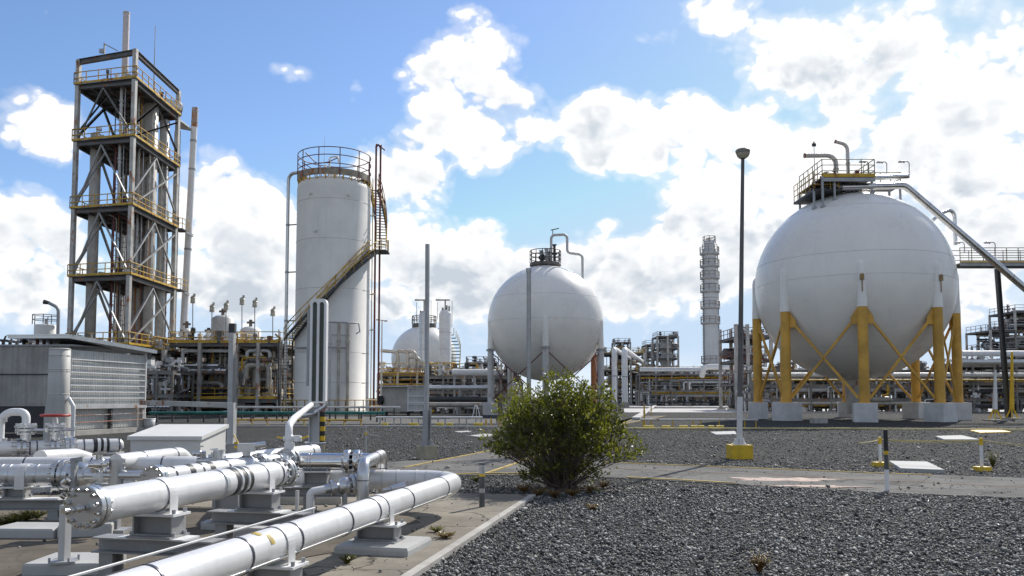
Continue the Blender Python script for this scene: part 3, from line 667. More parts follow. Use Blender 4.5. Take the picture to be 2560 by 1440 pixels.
# gate valve with gearbox after the flange
q = H1 + V((.32, -.12, .0)); t = thing('gear_valve', 'bare steel gate valve with a horizontal gearbox next to the open flange', 'valve', (q.x, q.y, .05))
b = MB(); b.lathe(q, [(.03, -.2), (.15, -.16), (.17, 0), (.14, .14), (.05, .2)], 18, (1, 0, 0)); b.cyl(q, q + V((0, 0, -.3)), .08, .11); b.boxb(q + V((0, 0, -.57)), (.2, .16, .3)); part('valve_body', b, m_alu, t)
b = MB(); g = q + V((.18, -.1, .04)); b.cyl(g, g + V((.3, -.03, -.01)), .1, .09, n=18); b.cyl(g + V((.3, -.03, -.01)), g + V((.37, -.035, -.01)), .07, .03, n=18); b.cyl(g + V((.08, 0, .08)), g + V((.08, 0, .17)), .05, .03); b.cyl(g + V((.2, -.02, 0)), g + V((.23, -.02, 0)), .108, n=18); part('gearbox', b, m_alu, t)
b = MB(); b.bar(q + V((.06, -.18, -.5)), q + V((.03, -.16, .2)), .05, .09); b.bar(q + V((-.02, -.14, .2)), q + V((.12, -.12, .22)), .06, .06); part('yoke', b, m_steel, t)
b = MB()
for k in range(9): w_ = V((rnd.uniform(-.1, .34), rnd.uniform(-.3, -.12), rnd.uniform(-.42, .15))); b.cyl(q + w_, q + w_ + V((rnd.uniform(-.05, .05), rnd.uniform(-.04, .02), rnd.uniform(.02, .07))), rnd.uniform(.018, .035), n=8)
part('fitting', b, m_chrome, t)
def manifold(label, c, s, seed):
    r2 = random.Random(seed); t = thing('valve_manifold', label, 'valve manifold', (c.x, c.y, .05))
    b = MB(); b.bar((c.x, c.y, .05), c - V((0, 0, .1)), .09); b.boxb((c.x, c.y, .05), (.3, .25, .05)); part('stand', b, m_steel, t)
    b = MB(); b.cyl(c - V((.28 * s, 0, 0)), c + V((.3 * s, -.03, .0)), .045 * s); b.cyl(c + V((0, 0, -.12 * s)), c + V((0, 0, .15 * s)), .07 * s); b.cyl(c + V((-.2 * s, 0, 0)), c + V((-.2 * s, -.02, .13 * s)), .04 * s); part('header_tube', b, m_alu, t)
    for k in range(6):
        b = MB(); p = c + V((r2.uniform(-.26, .28), r2.uniform(-.12, .08), r2.uniform(-.08, .12))) * s; b.ball(p, .05 * s, 10, 6); b.cyl(p - V((.07, .03, 0)) * s, p + V((.07, .03, 0)) * s, .032 * s); b.cyl(p, p + V((0, 0, .09)) * s, .018 * s); b.bar(p + V((-.05, 0, .09)) * s, p + V((.06, 0, .1)) * s, .02 * s); part('needle_valve', b, r2.choice([m_alu, m_chrome, m_white]), t)
    return t
manifold('tangle of small bright valves between the open flange and the black ringed pipe', at(292, 1188, 9.6), 1.25, 3)
manifold('small bright valve cluster on the black ringed pipe, partly painted yellow', at(545, 1152, 10.2), .9, 9)
# --- flanged header far left with handwheel valves
F0, F1 = at(-160, 1125, 13.3), at(302, 1109, 14.9); F0.z = F1.z = .76; rF = .115; dF = (F1 - F0).normalized()
tF = thing('header_pipe', 'white flanged header pipe with black rings and a capped right end', 'pipeline', (F1.x, F1.y, 0))
b = MB(); b.cyl(F0, F1 - dF * .05, rF, n=26); b.lathe(F1 - dF * .05, [(rF, 0), (rF * .9, .05), (rF * .5, .09), (0, .1)], 26, dF); part('pipe_body', b, m_clad, tF)
fx = lambda px: (px + 160) / 462.0
for p_ in (28, 42, 112, 126, 150, 164): disc(tF, F0.lerp(F1, fx(p_)), dF, .15, .05)
for p_ in (36, 120, 158): b = MB(); bolts(b, F0.lerp(F1, fx(p_)), dF, .135, .13, 10, .016); part('flange_bolt', b, m_chrome, tF)
bands(tF, F0, F1, rF, [fx(78), fx(60), fx(200), fx(296)], .02); bands(tF, F0, F1, rF, [fx(231), fx(250), fx(262)], .07, m_black, 'black_ring', .006); bands(tF, F0, F1, rF, [fx(240), fx(256)], .05, m_clad, 'bright_ring', .012)
for p_ in (270, 90):
    b = MB(); q = F0.lerp(F1, fx(p_)); b.bar((q.x, q.y, 0), q - V((0, 0, rF)), .1, .14); b.boxb(q - V((0, 0, rF + .03)), (.4, .3, .025)); b.boxb((q.x, q.y, 0), (.45, .45, .1)); part('pipe_shoe', b, m_ltsteel, tF)
def globe_valve(label, q, wheel=None):
    t = thing('header_valve', label, 'valve', (q.x, q.y, q.z)); b = MB()
    b.cyl(q, q + V((0, 0, .12)), .08); b.cyl(q + V((0, 0, .12)), q + V((0, 0, .16)), .13, n=18); b.cyl(q + V((0, 0, .18)), q + V((0, 0, .22)), .16, n=18); b.cyl(q + V((0, 0, .24)), q + V((0, 0, .28)), .17, n=18); part('valve_body', b, m_alu, t)
    b = MB(); bolts(b, q + V((0, 0, .23)), V((0, 0, 1)), .14, .08, 8, .016); part('flange_bolt', b, m_white, t)
    b = MB(); b.cyl(q + V((.1, -.05, .2)), q + V((.4, -.1, .2)), .025); b.cyl(q + V((.4, -.1, .17)), q + V((.4, -.1, .24)), .03); part('side_stem', b, m_alu, t)
    if wheel:
        b = MB(); h = q + V((0, 0, .28)); b.cyl(h, h + V((0, 0, .12)), .055, .035); b.cyl(h, h + V((0, 0, .17)), .018); part('bonnet', b, m_ltsteel, t)
        b = MB(); w = h + V((0, 0, .16)); b.ring(w, wheel, .022, 28, 8)
        for a in range(4): b.bar(w, w + V((math.cos(a * 1.57), math.sin(a * 1.57), 0)) * wheel, .025, .02)
        part('handwheel', b, m_red, t)
    return t
q = F0.lerp(F1, fx(50)); globe_valve('white header valve below the small goose-neck vent at the left edge', q + V((0, 0, .1)))
z0 = q.z + .38; tv = thing('vent_pipe', 'white goose-neck vent pipe above the leftmost header valve', 'vent pipe', (q.x, q.y, z0)); b = MB(); b.tube([(q.x, q.y, z0), (q.x, q.y, at(50, 1030, q.y).z), (at(2, 1030, q.y).x, q.y, at(2, 1030, q.y).z), (at(0, 1100, q.y).x, q.y, .8)], .065, 16, .22); part('pipe_body', b, m_white, tv)
disc(tv, (at(2, 1030, q.y).x, q.y, at(2, 1040, q.y).z - .1), (0, 0, 1), .1, .06); disc(tv, (at(2, 1030, q.y).x, q.y, .86), (0, 0, 1), .11, .06)
q = F0.lerp(F1, fx(124)); globe_valve('header valve with a wide flat red handwheel', q + V((0, 0, .1)), .22)
q = at(158, 1085, 16.2); globe_valve('second red handwheel valve, lower and behind the wide one', V((q.x, q.y, .55)), .16)
# low return pipe stubs
p0, p1 = at(100, 1146, 13.1), at(222, 1142, 14.4); p0.z = .66; p1.z = .62; t = thing('short_pipe', 'short bare white pipe elbow resting behind the crosswise pipe', 'pipeline', (p1.x, p1.y, 0)); b = MB(); b.tube([p0, p0.lerp(p1, .7), p1 + V((.1, .4, -.2)), p1 + V((.1, .4, -.6))], .12, 20, .3); part('pipe_body', b, m_clad, t)
p0, p1 = at(290, 1152, 11.9), at(452, 1142, 13.6); p0.z = p1.z = .68; t = thing('short_pipe', 'white round-ended pipe in front of the cream equipment box', 'pipeline', (p1.x, p1.y, 0)); b = MB(); b.tube([p0, p1, p1 + V((.2, .5, -.55))], .12, 22, .25); part('pipe_body', b, m_clad, t); bands(t, p0, p1, .12, [.85, .35], .018)
# yellow-black striped guard post
def striped(name, label, px, pyb, pyt, r, cols, z=0.0, cat='bollard', square=False, rot=0):
    p = gnd(px, pyb, z); zt = at(px, pyt, p.y).z; t = thing(name, label, cat, p); z0 = p.z; 
    for (fz, m, nm) in cols:
        z1 = p.z + (zt - p.z) * fz; b = MB()
        if square: b.bar((p.x, p.y, z0), (p.x, p.y, z1), r * 2, r * 2, up=(math.sin(rot), math.cos(rot), 0))
        else: b.cyl((p.x, p.y, z0), (p.x, p.y, z1), r, n=14)
        part(nm, b, m, t); z0 = z1
    return t
m_dkgrey = M('dark_grey_paint', (.09, .095, .10), .5, var=.25, vs=5)
m_palegrey = M('pale_grey_paint', (.42, .42, .42), .5, var=.25, vs=8, streak=.3)
striped('bollard', 'short grey and black banded bollard on the concrete apron edge', 1205, 1267, 1157, .041, [(.32, m_dkgrey, 'base_band'), (.42, m_palegrey, 'lower_band'), (.69, m_dkgrey, 'middle_band'), (.75, m_ybright, 'yellow_band'), (.95, m_palegrey, 'pale_band'), (1, m_dkgrey, 'cap')], .05)
t = striped('striped_post', 'yellow and black striped post beside the grey support of the twin-slotted cooler', 805, 1137, 1030, .075, [(k / 9, (m_ybright, m_black)[k % 2], 'stripe') for k in range(1, 10)])
p = t.location; zt = at(805, 1030, p.y).z; b = MB(); b.tube([(p.x, p.y, zt - .02), (p.x, p.y, zt + .2), (p.x - .15, p.y, zt + .3)], .035, 8, .05); b.ring((p.x, p.y, zt + .08), .06, .025, 14, 6); part('red_coupling', b, M('pink_plastic', (.45, .06, .08), .5), t)
# ================================================================== RAIL / STAIR HELPERS
def rail(mb, pts, h=1.1, step=1.5, r=.025, mids=1, kick=None, closed=False):
    pts = [V(p) for p in pts]; seq = pts + [pts[0]] if closed else pts
    up = V((0, 0, 1))
    for k in range(mids + 1):
        z = h * (k + 1) / (mids + 1)
        for a, b in zip(seq, seq[1:]): mb.cyl(a + up * z, b + up * z, r, n=6, caps=False)
    for a, b in zip(seq, seq[1:]):
        L = (b - a).length; n = max(1, round(L / step))
        for i in range(n + 1):
            p = a.lerp(b, i / n); mb.cyl(p, p + up * h, r, n=6, caps=False)
    return mb
def kickplate(mb, pts, h=.14, w=.03, closed=False):
    seq = list(pts) + ([pts[0]] if closed else [])
    for a, b in zip(seq, seq[1:]): mb.bar(V(a) + V((0, 0, h / 2)), V(b) + V((0, 0, h / 2)), w, h)
    return mb

# ================================================================== SHED WITH CORRUGATED SIDES
S0 = at(170, 995, 35); S0.z = 0; S1 = at(358, 995, 40); S1.z = 0; dS = (S1 - S0).normalized(); nS = V((dS.y, -dS.x, 0))
SL = S0 + V((-14, .6, 0)); dL = (SL - S0).normalized(); zsill = 1.25; ztop = at(170, 868, 35).z
tS_ = thing('equipment_shed', 'grey corrugated equipment shed with an overhanging roof at the left', 'shed', S0)
m_corr = M('corrugated_sheet', (.56, .565, .54), .6, .15, var=.15, vs=1.2, streak=.5)
def corrugated(a, d, L, z0, z1, n, pitch=.11, amp=.016):
    b = MB(); k = int(L / pitch); vs = []
    for i in range(k + 1):
        for q, o in ((0, 0), (.28, 0), (.42, amp), (.86, amp)):
            p = a + d * min(L, (i + q) * pitch) + n * o; vs += [(p.x, p.y, z0), (p.x, p.y, z1)]
    b.add(vs, [(2 * i, 2 * i + 2, 2 * i + 3, 2 * i + 1) for i in range(len(vs) // 2 - 1)]); return b
LR = (S1 - S0).length
part('wall_cladding', corrugated(S0, dS, LR, zsill, ztop - .1, nS), m_corr, tS_)
part('lower_wall_cladding', corrugated(S0 - nS * .15, dS, LR, .25, zsill - .1, nS), m_corr, tS_)
nL = V((0, -1, 0)); lw = corrugated(S0, dL, 14, zsill, ztop + .05, nL, .22, .02); part('front_wall', lw, M('grey_boards', (.40, .39, .365), .75, var=.25, vs=.8, streak=.5), tS_)
b = MB(); b.box((S0 + dL * 7 + V((0, .1, .7))), (14, .08, 1.1), math.atan2(dL.y, dL.x)); part('lower_front_wall', b, m_dark, tS_)
b = MB(); b.bar(S0 + dL * 0 + V((0, -.03, (zsill + ztop) / 2 + .1)), S0 + dL * 14 + V((0, -.03, (zsill + ztop) / 2 + .1)), .05, .05); part('mid_rail', b, m_dark, tS_)
for k in range(7):
    z = zsill + .35 + k * (ztop - zsill - .85) / 6; b = MB(); b.bar(S0 + nS * .1 + V((0, 0, z)), S1 + nS * .1 + V((0, 0, z)), .035, .045); part('wall_bar', b, m_white, tS_)
b = MB(); b.bar(S0 + nS * .08 + V((0, 0, zsill - .03)), S1 + nS * .08 + dS * .05 + V((0, 0, zsill - .03)), .2, .17); part('sill', b, m_ltsteel, tS_)
b = MB(); b.bar(S1 + nS * .06 + V((0, 0, .2)), S1 + nS * .06 + V((0, 0, ztop)), .12, .12); part('corner_post', b, m_ltsteel, tS_)
for f_ in (.0, .52, .97):
    b = MB(); q = S0.lerp(S1, f_) + nS * .05; b.bar(q + V((0, 0, 0)), q + V((0, 0, zsill - .12)), .16, .16); part('leg', b, m_dark if f_ < .9 else m_rusty, tS_)
for z in (.55, .85):
    b = MB(); b.cyl(S0 + nS * .2 + dS * .2 + V((0, 0, z)), S1 + nS * .2 + V((0, 0, z + .03)), .016, n=6); part('conduit', b, m_orange if z < .6 else m_rusty, tS_)
b = MB(); b.bar(S0 - dS * .3 + V((0, 0, .1)), S1 + dS * .8 + V((0, 0, .1)), .5, .22); part('concrete_base', b, m_conc, tS_)
# roof: sloping sheet with a lit edge, overhanging to the right
rz = ztop + .12
r0 = at(-200, 862, 34.2); r1 = at(145, 853, 34.0); r2 = at(376, 877, 40.5); 
b = MB(); back = V((-7, 6.5, .25))
vsr = [S0 + nS * .35 - dS * .5 + V((0, 0, ztop + .34)), S1 + nS * .35 + dS * .5 + V((0, 0, ztop + .02)), S1 + nS * -2.6 + dS * .55 + V((0, 0, ztop + .06)), S0 + nS * -2.6 - dS * .5 + V((0, 0, ztop + .38))]
top = [v + V((0, 0, .16)) for v in vsr]; b.add(vsr + top, [(3, 2, 1, 0), (4, 5, 6, 7), (0, 1, 5, 4), (1, 2, 6, 5), (2, 3, 7, 6), (3, 0, 4, 7)]); part('roof', b, m_alu, tS_)
b = MB(); n_ = 30
for k in range(n_): q = vsr[0].lerp(vsr[1], k / n_) + V((0, 0, .16)); b.bar(q, q - nS * 3, .05, .05)
part('roof_rib', b, m_alu, tS_)
b = MB(); lowr = [S0 + dL * 14 + V((0, -.08, ztop + .05)), S0 + V((.1, -.08, ztop + .05)), S0 + V((.1, 3.5, ztop + .12)), S0 + dL * 14 + V((0, 3.5, ztop + .12))]
b.add(lowr + [v + V((0, 0, .07)) for v in lowr], [(3, 2, 1, 0), (4, 5, 6, 7), (0, 1, 5, 4), (1, 2, 6, 5), (2, 3, 7, 6), (3, 0, 4, 7)]); part('front_roof', b, m_steel, tS_)
for k in range(9):
    p = at(8 + k * 17, 868, 36 + rnd.uniform(-.5, .8)); t = thing('roof_vent', 'small dark vent valve on the shed roof at far left', 'roof vent', p, 'vent valves along the shed roof')
    b = MB(); zt = p.z + rnd.uniform(.1, .35); b.cyl(p - V((0, 0, .1)), (p.x, p.y, zt), .07); b.boxb((p.x, p.y, zt), (.3, .15, .1), rnd.uniform(0, 2)); b.cyl((p.x, p.y, zt), (p.x + .1, p.y, zt + .25), .04); part('vent_body', b, rnd.choice([m_dark, m_brown, m_white, m_pack]), t)
# round flared duct in front of the shed
p = V((at(146, 995, 30).x, 30, 0)); t = thing('flared_duct', 'round pale duct with a flared foot standing in front of the shed', 'duct', p)
b = MB(); zt = at(146, 872, 30).z; zf = at(146, 985, 30).z; b.lathe(p, [(.45, 0), (.44, .9), (.36, zf), (.355, zt), (.33, zt + .01), (0, zt + .012)], 32); part('duct_body', b, M('duct_paint', (.50, .49, .46), .6, var=.15, vs=1, streak=.3), t)
for z in (zf, zt - .25, zt - .75, (zf + zt) / 2, zt - .02): b = MB(); b.ring((p.x, p.y, z), .362, .012, 32); part('hoop', b, m_seam, t)
b = MB(); b.tube([p + V((.42, -.1, 1.6)), p + V((.62, -.12, 1.3)), p + V((.62, -.12, .2))], .07, 12, .15); part('side_drain', b, m_white, t)
# bucket
q = gnd(372, 1078); t = thing('bucket', 'small pale bucket beside the shed corner', 'bucket', q); b = MB(); b.lathe(q, [(0, 0.01), (.22, 0.01), (.3, .62), (.26, .62), (.2, .05)], 18); part('bucket_body', b, m_ltsteel, t); b = MB(); b.ring(q + V((0, 0, .6)), .3, .015, 20); part('rim', b, m_white, t)

# ================================================================== CREAM BOX
b0 = at(500, 1150, 17); b0.z = 0
dX = V((-1, .04, 0)).normalized(); wb = 1.46; dY = V((.05, 1, 0)).normalized(); db = 1.3
zf, zb = at(500, 1093, 17).z, at(565, 1063, 18.3).z
t = thing('equipment_box', 'cream fibreglass equipment box with a sloping lid behind the pipes', 'equipment box', b0 + dX * wb / 2 + dY * db / 2)
b = MB(); c4 = [b0, b0 + dX * wb, b0 + dX * wb + dY * db, b0 + dY * db]; zs = [zf, zf, zb, zb]
vs8 = c4 + [V((c.x, c.y, z - .05)) for c, z in zip(c4, zs)]; b.add(vs8, [(0, 1, 2, 3), (7, 6, 5, 4), (4, 5, 1, 0), (5, 6, 2, 1), (6, 7, 3, 2), (7, 4, 0, 3)]); part('body', b, m_box, t)
b = MB(); o = .05; e = [b0 - dX * o - dY * o, b0 + dX * (wb + o) - dY * o, b0 + dX * (wb + o) + dY * (db + o), b0 - dX * o + dY * (db + o)]
lo = [V((c.x, c.y, z - .055)) for c, z in zip(e, zs)]; hi = [V((c.x, c.y, z + .02)) for c, z in zip(e, zs)]; b.add(lo + hi, [(0, 1, 2, 3), (7, 6, 5, 4), (4, 5, 1, 0), (5, 6, 2, 1), (6, 7, 3, 2), (7, 4, 0, 3)]); part('lid', b, m_box, t)

# ================================================================== STEEL PORTAL, POSTS
p = gnd(578, 1133); t = thing('steel_portal', 'grey steel portal beam with paint flaked off, its post on a concrete block', 'steel frame', p)
zt = at(578, 1007, p.y).z; b = MB(); b.boxb(p, (.42, .42, .27), .35); part('concrete_block', b, m_conc, t)
b = MB(); b.bar(p + V((0, 0, .27)), (p.x, p.y, zt), .19, .19, up=(.16, .98, 0)); b.boxb(p + V((0, 0, .27)), (.36, .36, .02), .35); part('post', b, m_ltsteel, t)
q = at(352, 1005, 27); b = MB(); b.bar((p.x + .09, p.y, zt - .075), (q.x, q.y, q.z - .02), .15, .15); part('beam', b, m_col, t)
b = MB(); b.bar(p + V((.05, -.05, .6)), p + V((.25, -.1, .28)), .02); b.boxb(p + V((.18, -.12, .27)), (.1, .08, .06)); part('earth_strap', b, m_ybright, t)

def block_post(name, label, px, pyb, pyt_, topx, blk, rotb, w0, w1, split, cat, colb, yellow=False):
    p = gnd(px, pyb); t = thing(name, label, cat, p); s, hb = blk
    b = MB(); b.boxb(p, (s, s, hb), rotb); 
    part('concrete_block', b, colb, t)
    return p, t, hb
p, t, hb = block_post('steel_post', 'tall plain grey steel post with a thicker foot on a yellow stained concrete block', 1066, 1147, 610, 1067, (.4, .34), R(40), 0, 0, 0, 'post', M('block_yellowed', (.42, .38, .28), .9, var=.3, vs=2.5, bump=.2))
zs_, zt = at(1068, 1024, p.y).z, at(1067, 610, p.y).z
b = MB(); b.ibeam(p + V((0, 0, hb)), (p.x + .01, p.y, zs_), .16, .16, .03, up=(.7, 1, 0)); part('foot_beam', b, m_steel, t)
b = MB(); b.bar((p.x - .0, p.y + .02, hb), (p.x - .01, p.y + .02, zt), .085, .085, up=(.5, 1, 0)); part('mast', b, m_steel, t)
b = MB(); b.boxb(p + V((0, 0, hb)), (.3, .3, .02), R(40)); b.tube([p + V((.06, -.05, hb + .15)), p + V((.15, -.06, hb + .16)), p + V((.2, -.05, hb))], .012, 6, .04)
for sx in (-.12, .12): b.bar(p + V((sx, 0, hb)), p + V((sx * .5, 0, hb + .16)), .02, .1)
part('base_plate', b, m_steel, t)
b = MB()
for (a, w_, h_) in ((0, .37, .10), (math.pi / 2, .37, .17), (math.pi, .37, .08)):
    n_ = V((math.cos(R(40) + a), math.sin(R(40) + a), 0)); pass
# ---- lamp post
p = gnd(1849, 1147); t = thing('lamp_post', 'tall lamp post, white below and dark above, on a bright yellow block', 'lamp post', p); hb = .37
b = MB(); b.boxb(p, (.56, .5, hb), .04); part('base_block', b, m_ybright, t)
q = p + V((0, 0, hb)); top_ = at(1857, 392, p.y + .1); zs_ = at(1851, 992, p.y).z; dl = (top_ - q)
b = MB(); b.boxb(q, (.34, .34, .03)); 
for k in range(8):
    a = k * math.pi / 4; b.bar(q + V((math.cos(a) * .1, math.sin(a) * .1, .03)), q + V((math.cos(a) * .08, math.sin(a) * .08, .16)), .015, .09, up=(math.cos(a), math.sin(a), 0)); b.cyl(q + V((math.cos(a) * .15, math.sin(a) * .15, .03)), q + V((math.cos(a) * .15, math.sin(a) * .15, .07)), .016, n=6)
part('base_flange', b, m_white, t)
f_ = (zs_ - q.z) / dl.z; b = MB(); b.cyl(q, q + dl * f_, .075, .072, n=16); part('lower_pole', b, M('chipped_white', (.66, .66, .66), .5, var=.1, vs=6, rust=.12), t)
b = MB(); b.cyl(q + dl * f_, q + dl, .071, .045, n=16); part('upper_pole', b, M('dull_pole', (.12, .12, .115), .5, .3, var=.3, vs=2), t)
b = MB(); b.lathe(top_, [(.0, -.05), (.11, -.03), (.185, .10), (.2, .16), (.17, .2), (.08, .23), (0, .235)], 18); b.lathe(top_, [(.06, -.06), (.06, 0)], 12); part('lamp_head', b, M('lamp_housing', (.22, .20, .17), .5, var=.2), t)
b = MB(); b.lathe(top_ + V((0, -.02, 0)), [(.07, -.055), (.15, .0), (.185, .085)], 18); part('lamp_lens', b, m_glass, t)
# ---- black and white marker post
striped('marker_post', 'slim marker post, black above and white below, at the gravel edge by the path', 2218, 1230, 1074, .036, [(.36, m_white, 'white_band'), (.60, m_dkgrey, 'lower_black_band'), (.66, m_ybright, 'yellow_band'), (1, m_black, 'black_band')], cat='marker post')
# ---- rope posts
rp = []
for (px, pyt_, pyb, lab) in ((2201, 1097, 1166, 'white rope post with a yellow foot, behind the black and white marker'), (2455, 1099, 1178, 'white rope post with a yellow foot, nearest the right edge')):
    p = gnd(px, pyb); zt = at(px, pyt_, p.y).z; t = thing('rope_post', lab, 'rope post', p, 'white rope barrier posts')
    b = MB(); b.boxb(p, (.32, .26, .1), .2, .92); part('foot', b, m_ybright, t); b = MB(); b.cyl(p + V((0, 0, .1)), (p.x, p.y, zt), .035); part('tube', b, m_white, t); b = MB(); b.cyl((p.x, p.y, zt - .12), (p.x, p.y, zt - .02), .042); b.ball((p.x, p.y, zt), .045, 10, 6); part('rope_wrap', b, m_ybright, t); rp.append(V((p.x, p.y, zt - .02)))
m_rope = M('rope', (.60, .50, .22), .8, var=.4, vs=30)
def sag(a, b_, s, n=14): return [a.lerp(b_, i / n) - V((0, 0, s * 4 * (i / n) * (1 - i / n))) for i in range(n + 1)]
b = MB(); b.tube(sag(rp[0], rp[1], .02), .014, 6); b.tube(sag(rp[0], rp[1], .05), .010, 6); b.tube(sag(rp[1], at(2700, 1120, 17.4), .04), .014, 6); b.tube(sag(rp[0], at(2146, 1107, 18.6), .02), .012, 6)
solo('barrier_rope', b, m_rope, 'pale yellow rope strung between the two white rope posts', 'rope')
# ---- slabs on the gravel
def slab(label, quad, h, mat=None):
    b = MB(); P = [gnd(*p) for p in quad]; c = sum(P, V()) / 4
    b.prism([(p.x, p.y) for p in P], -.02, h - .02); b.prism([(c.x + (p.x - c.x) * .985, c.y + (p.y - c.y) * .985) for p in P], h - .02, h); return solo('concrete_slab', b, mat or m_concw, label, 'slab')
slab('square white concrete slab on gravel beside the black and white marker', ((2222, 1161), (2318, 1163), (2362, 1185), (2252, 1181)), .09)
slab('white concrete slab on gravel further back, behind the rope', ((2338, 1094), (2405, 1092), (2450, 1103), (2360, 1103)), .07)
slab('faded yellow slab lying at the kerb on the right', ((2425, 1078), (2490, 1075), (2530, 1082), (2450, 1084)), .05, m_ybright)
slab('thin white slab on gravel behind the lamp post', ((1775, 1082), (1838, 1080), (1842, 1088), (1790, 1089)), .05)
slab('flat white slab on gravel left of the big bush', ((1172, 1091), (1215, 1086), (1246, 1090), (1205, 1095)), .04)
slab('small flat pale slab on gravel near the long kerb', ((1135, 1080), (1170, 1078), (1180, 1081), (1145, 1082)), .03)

# ---- twin slotted cooler on its post
p = gnd(787, 1137); t = thing('slotted_cooler', 'tall white twin-slotted pipe cooler with rounded top on a grey steel support', 'cooler', p); Yc = p.y
xl, xr = at(776, 900, Yc).x, at(817, 900, Yc).x; zt = at(796, 748, Yc).z; zl = at(796, 1004, Yc).z; wv = (xr - xl); bw = wv * .15
xs3 = [xl + bw / 2, (xl + xr) / 2, xr - bw / 2]
for i, x in enumerate(xs3):
    b = MB(); b.bar((x, Yc, zl), (x, Yc, zt - wv * .36), bw, .24, up=(0, 1, 0)); part('bar', b, m_white, t)
b = MB(); n_ = 10; zc = zt - wv * .36
def arch(b, x0, x1, z0, top, dy0, dy1, out=None):
    pass
# rounded head: solid plate with two arched notches
vsF = []; 
outer = [(xl, zc)] + [(xl + wv * .22 - wv * .22 * math.cos(a), zt - wv * .3 + wv * .3 * math.sin(a)) for a in [math.pi / 2 * k / 6 for k in range(7)]] + [(xr - wv * .22 + wv * .22 * math.sin(a), zt - wv * .3 + wv * .3 * math.cos(a)) for a in [math.pi / 2 * k / 6 for k in range(7)]] + [(xr, zc)]
gapw = (wv - 3 * bw) / 2
inner = []
for x0 in (xr - bw - gapw, xl + bw):
    inner += [(x0 + gapw, zc)] + [(x0 + gapw / 2 + gapw / 2 * math.cos(a), zc + gapw * .62 * math.sin(a)) for a in [math.pi * k / 8 for k in range(1, 8)]] + [(x0, zc)]
poly = outer + inner; n_ = len(poly)
b.add([(x, Yc - .125, z) for x, z in poly] + [(x, Yc + .125, z) for x, z in poly], [tuple(range(n_)), tuple(reversed(range(n_, 2 * n_)))] + [(i, i + n_, (i + 1) % n_ + n_, (i + 1) % n_) for i in range(n_)])
part('rounded_head', b, m_white, t)
b = MB()
for x0 in (xl + bw, xr - bw - gapw): b.box((x0 + gapw / 2, Yc - .03, (zl + zc) / 2 + gapw * .2), (gapw * 1.06, .03, zc - zl + gapw * .6))
part('slot_backing', b, M('slot_backing', (.06, .075, .065), .35, var=.3), t)
b = MB(); xb = at(770, 900, Yc).x; b.bar((xb, Yc + .12, at(770, 965, Yc).z), (xb, Yc + .12, zt - .25), wv * .14, .3, up=(0, 1, 0)); part('side_fin', b, m_steel, t)
b = MB(); q = V(((xl + xr) / 2 + .03, Yc, zl)); b.tube([(xr - bw / 2, Yc, zl + .02), (xr - bw / 2, Yc, zl - .12), (xl + wv * .25, Yc - .1, zl - .34), at(748, 1040, Yc - .8)], .085, 12, .12); b.tube([(xl + bw / 2, Yc, zl + .02), (xl + bw / 2, Yc, zl - .1), at(752, 1030, Yc - .5)], .06, 10, .12); b.box(q + V((-.02, 0, -.02)), (wv, .3, .05)); part('outlet_elbow', b, m_alu, t)
b = MB(); zp = zl - .2; b.ibeam(p + V((0, 0, .33)), (p.x, p.y, zp), .24, .3, .03, up=(.98, -.16, 0)); part('support_post', b, m_ltsteel, t)
b = MB(); b.boxb(p, (.5, .45, .33), .3); part('concrete_block', b, m_conc, t); b = MB(); b.boxb(p + V((0, 0, .33)), (.55, .5, .025), .3); part('base_plate', b, m_white, t)
# thin white gravel marker with a twig arm
p = gnd(914, 1150); t = thing('marker_stake', 'thin whitish stake with a yellow foot and a side arm on the gravel', 'stake', p); zt = at(914, 1066, p.y).z
b = MB(); b.cyl(p, (p.x, p.y, zt), .03, .025, n=8); part('stake', b, m_palegrey, t); b = MB(); b.cyl(p, p + V((0, 0, .1)), .04); b.cyl((p.x, p.y, zt - .22), (p.x, p.y, zt - .16), .038); part('yellow_band', b, m_ybright, t); b = MB(); b.cyl((p.x, p.y, zt - .19), (p.x + .38, p.y, zt - .27), .014, n=6); part('arm', b, m_palegrey, t)

# ================================================================== LOW BARRIERS ALONG THE KERBS
def low_barrier(label, pts, z, posts, r=.05, mat=None, pmat=None):
    a = pts[0]; t = thing('low_barrier', label, 'barrier', (a.x, a.y, 0)); b = MB(); b.tube([V((p.x, p.y, z)) for p in pts], r, 8, .12); part('rail', b, mat or m_white, t)
    for q in posts: b = MB(); b.cyl((q.x, q.y, 0), (q.x, q.y, z), r * .75, n=8); b.cyl((q.x, q.y, 0), (q.x, q.y, .06), r * 1.6, n=8); part('post', b, pmat or m_steel, t)
    return t
KY = 46.0
kx = lambda px, py=1065: gnd(px, py)
low_barrier('white tube barrier along the kerb left of the big bush', [kx(940), kx(1204), kx(1206)], .50, [kx(x) for x in (950, 963, 985, 1002, 1030, 1046, 1095, 1113, 1148, 1166, 1190, 1203)])
low_barrier('yellow tube barrier along the kerb between big bush and lamp post', [gnd(1600, 1071), gnd(1850, 1071), gnd(1895, 1072)], .46, [gnd(x, 1071) for x in (1608, 1628, 1682, 1733, 1752, 1798, 1862, 1890)], .045, m_ltsteel, m_yellow)
m_kerbw = M('yellow_weight', (.55, .42, .04), .6, var=.3, vs=3, streak=.3)
for px, w_ in ((962, .5), (1034, .75), (1100, .6), (1124, .5), (1196, .75)):
    q = gnd(px, 1068); b = MB(); b.cyl(q + V((-w_ * .33, 0, .12)), q + V((w_ * .33, 0, .12)), .12, n=14); b.boxb(q, (w_ * .6, .22, .08)); solo('barrier_weight', b, m_kerbw, 'yellow roller shaped weight at the foot of the kerb barrier left of the bush', 'barrier weight', 'yellow weights left of the bush')
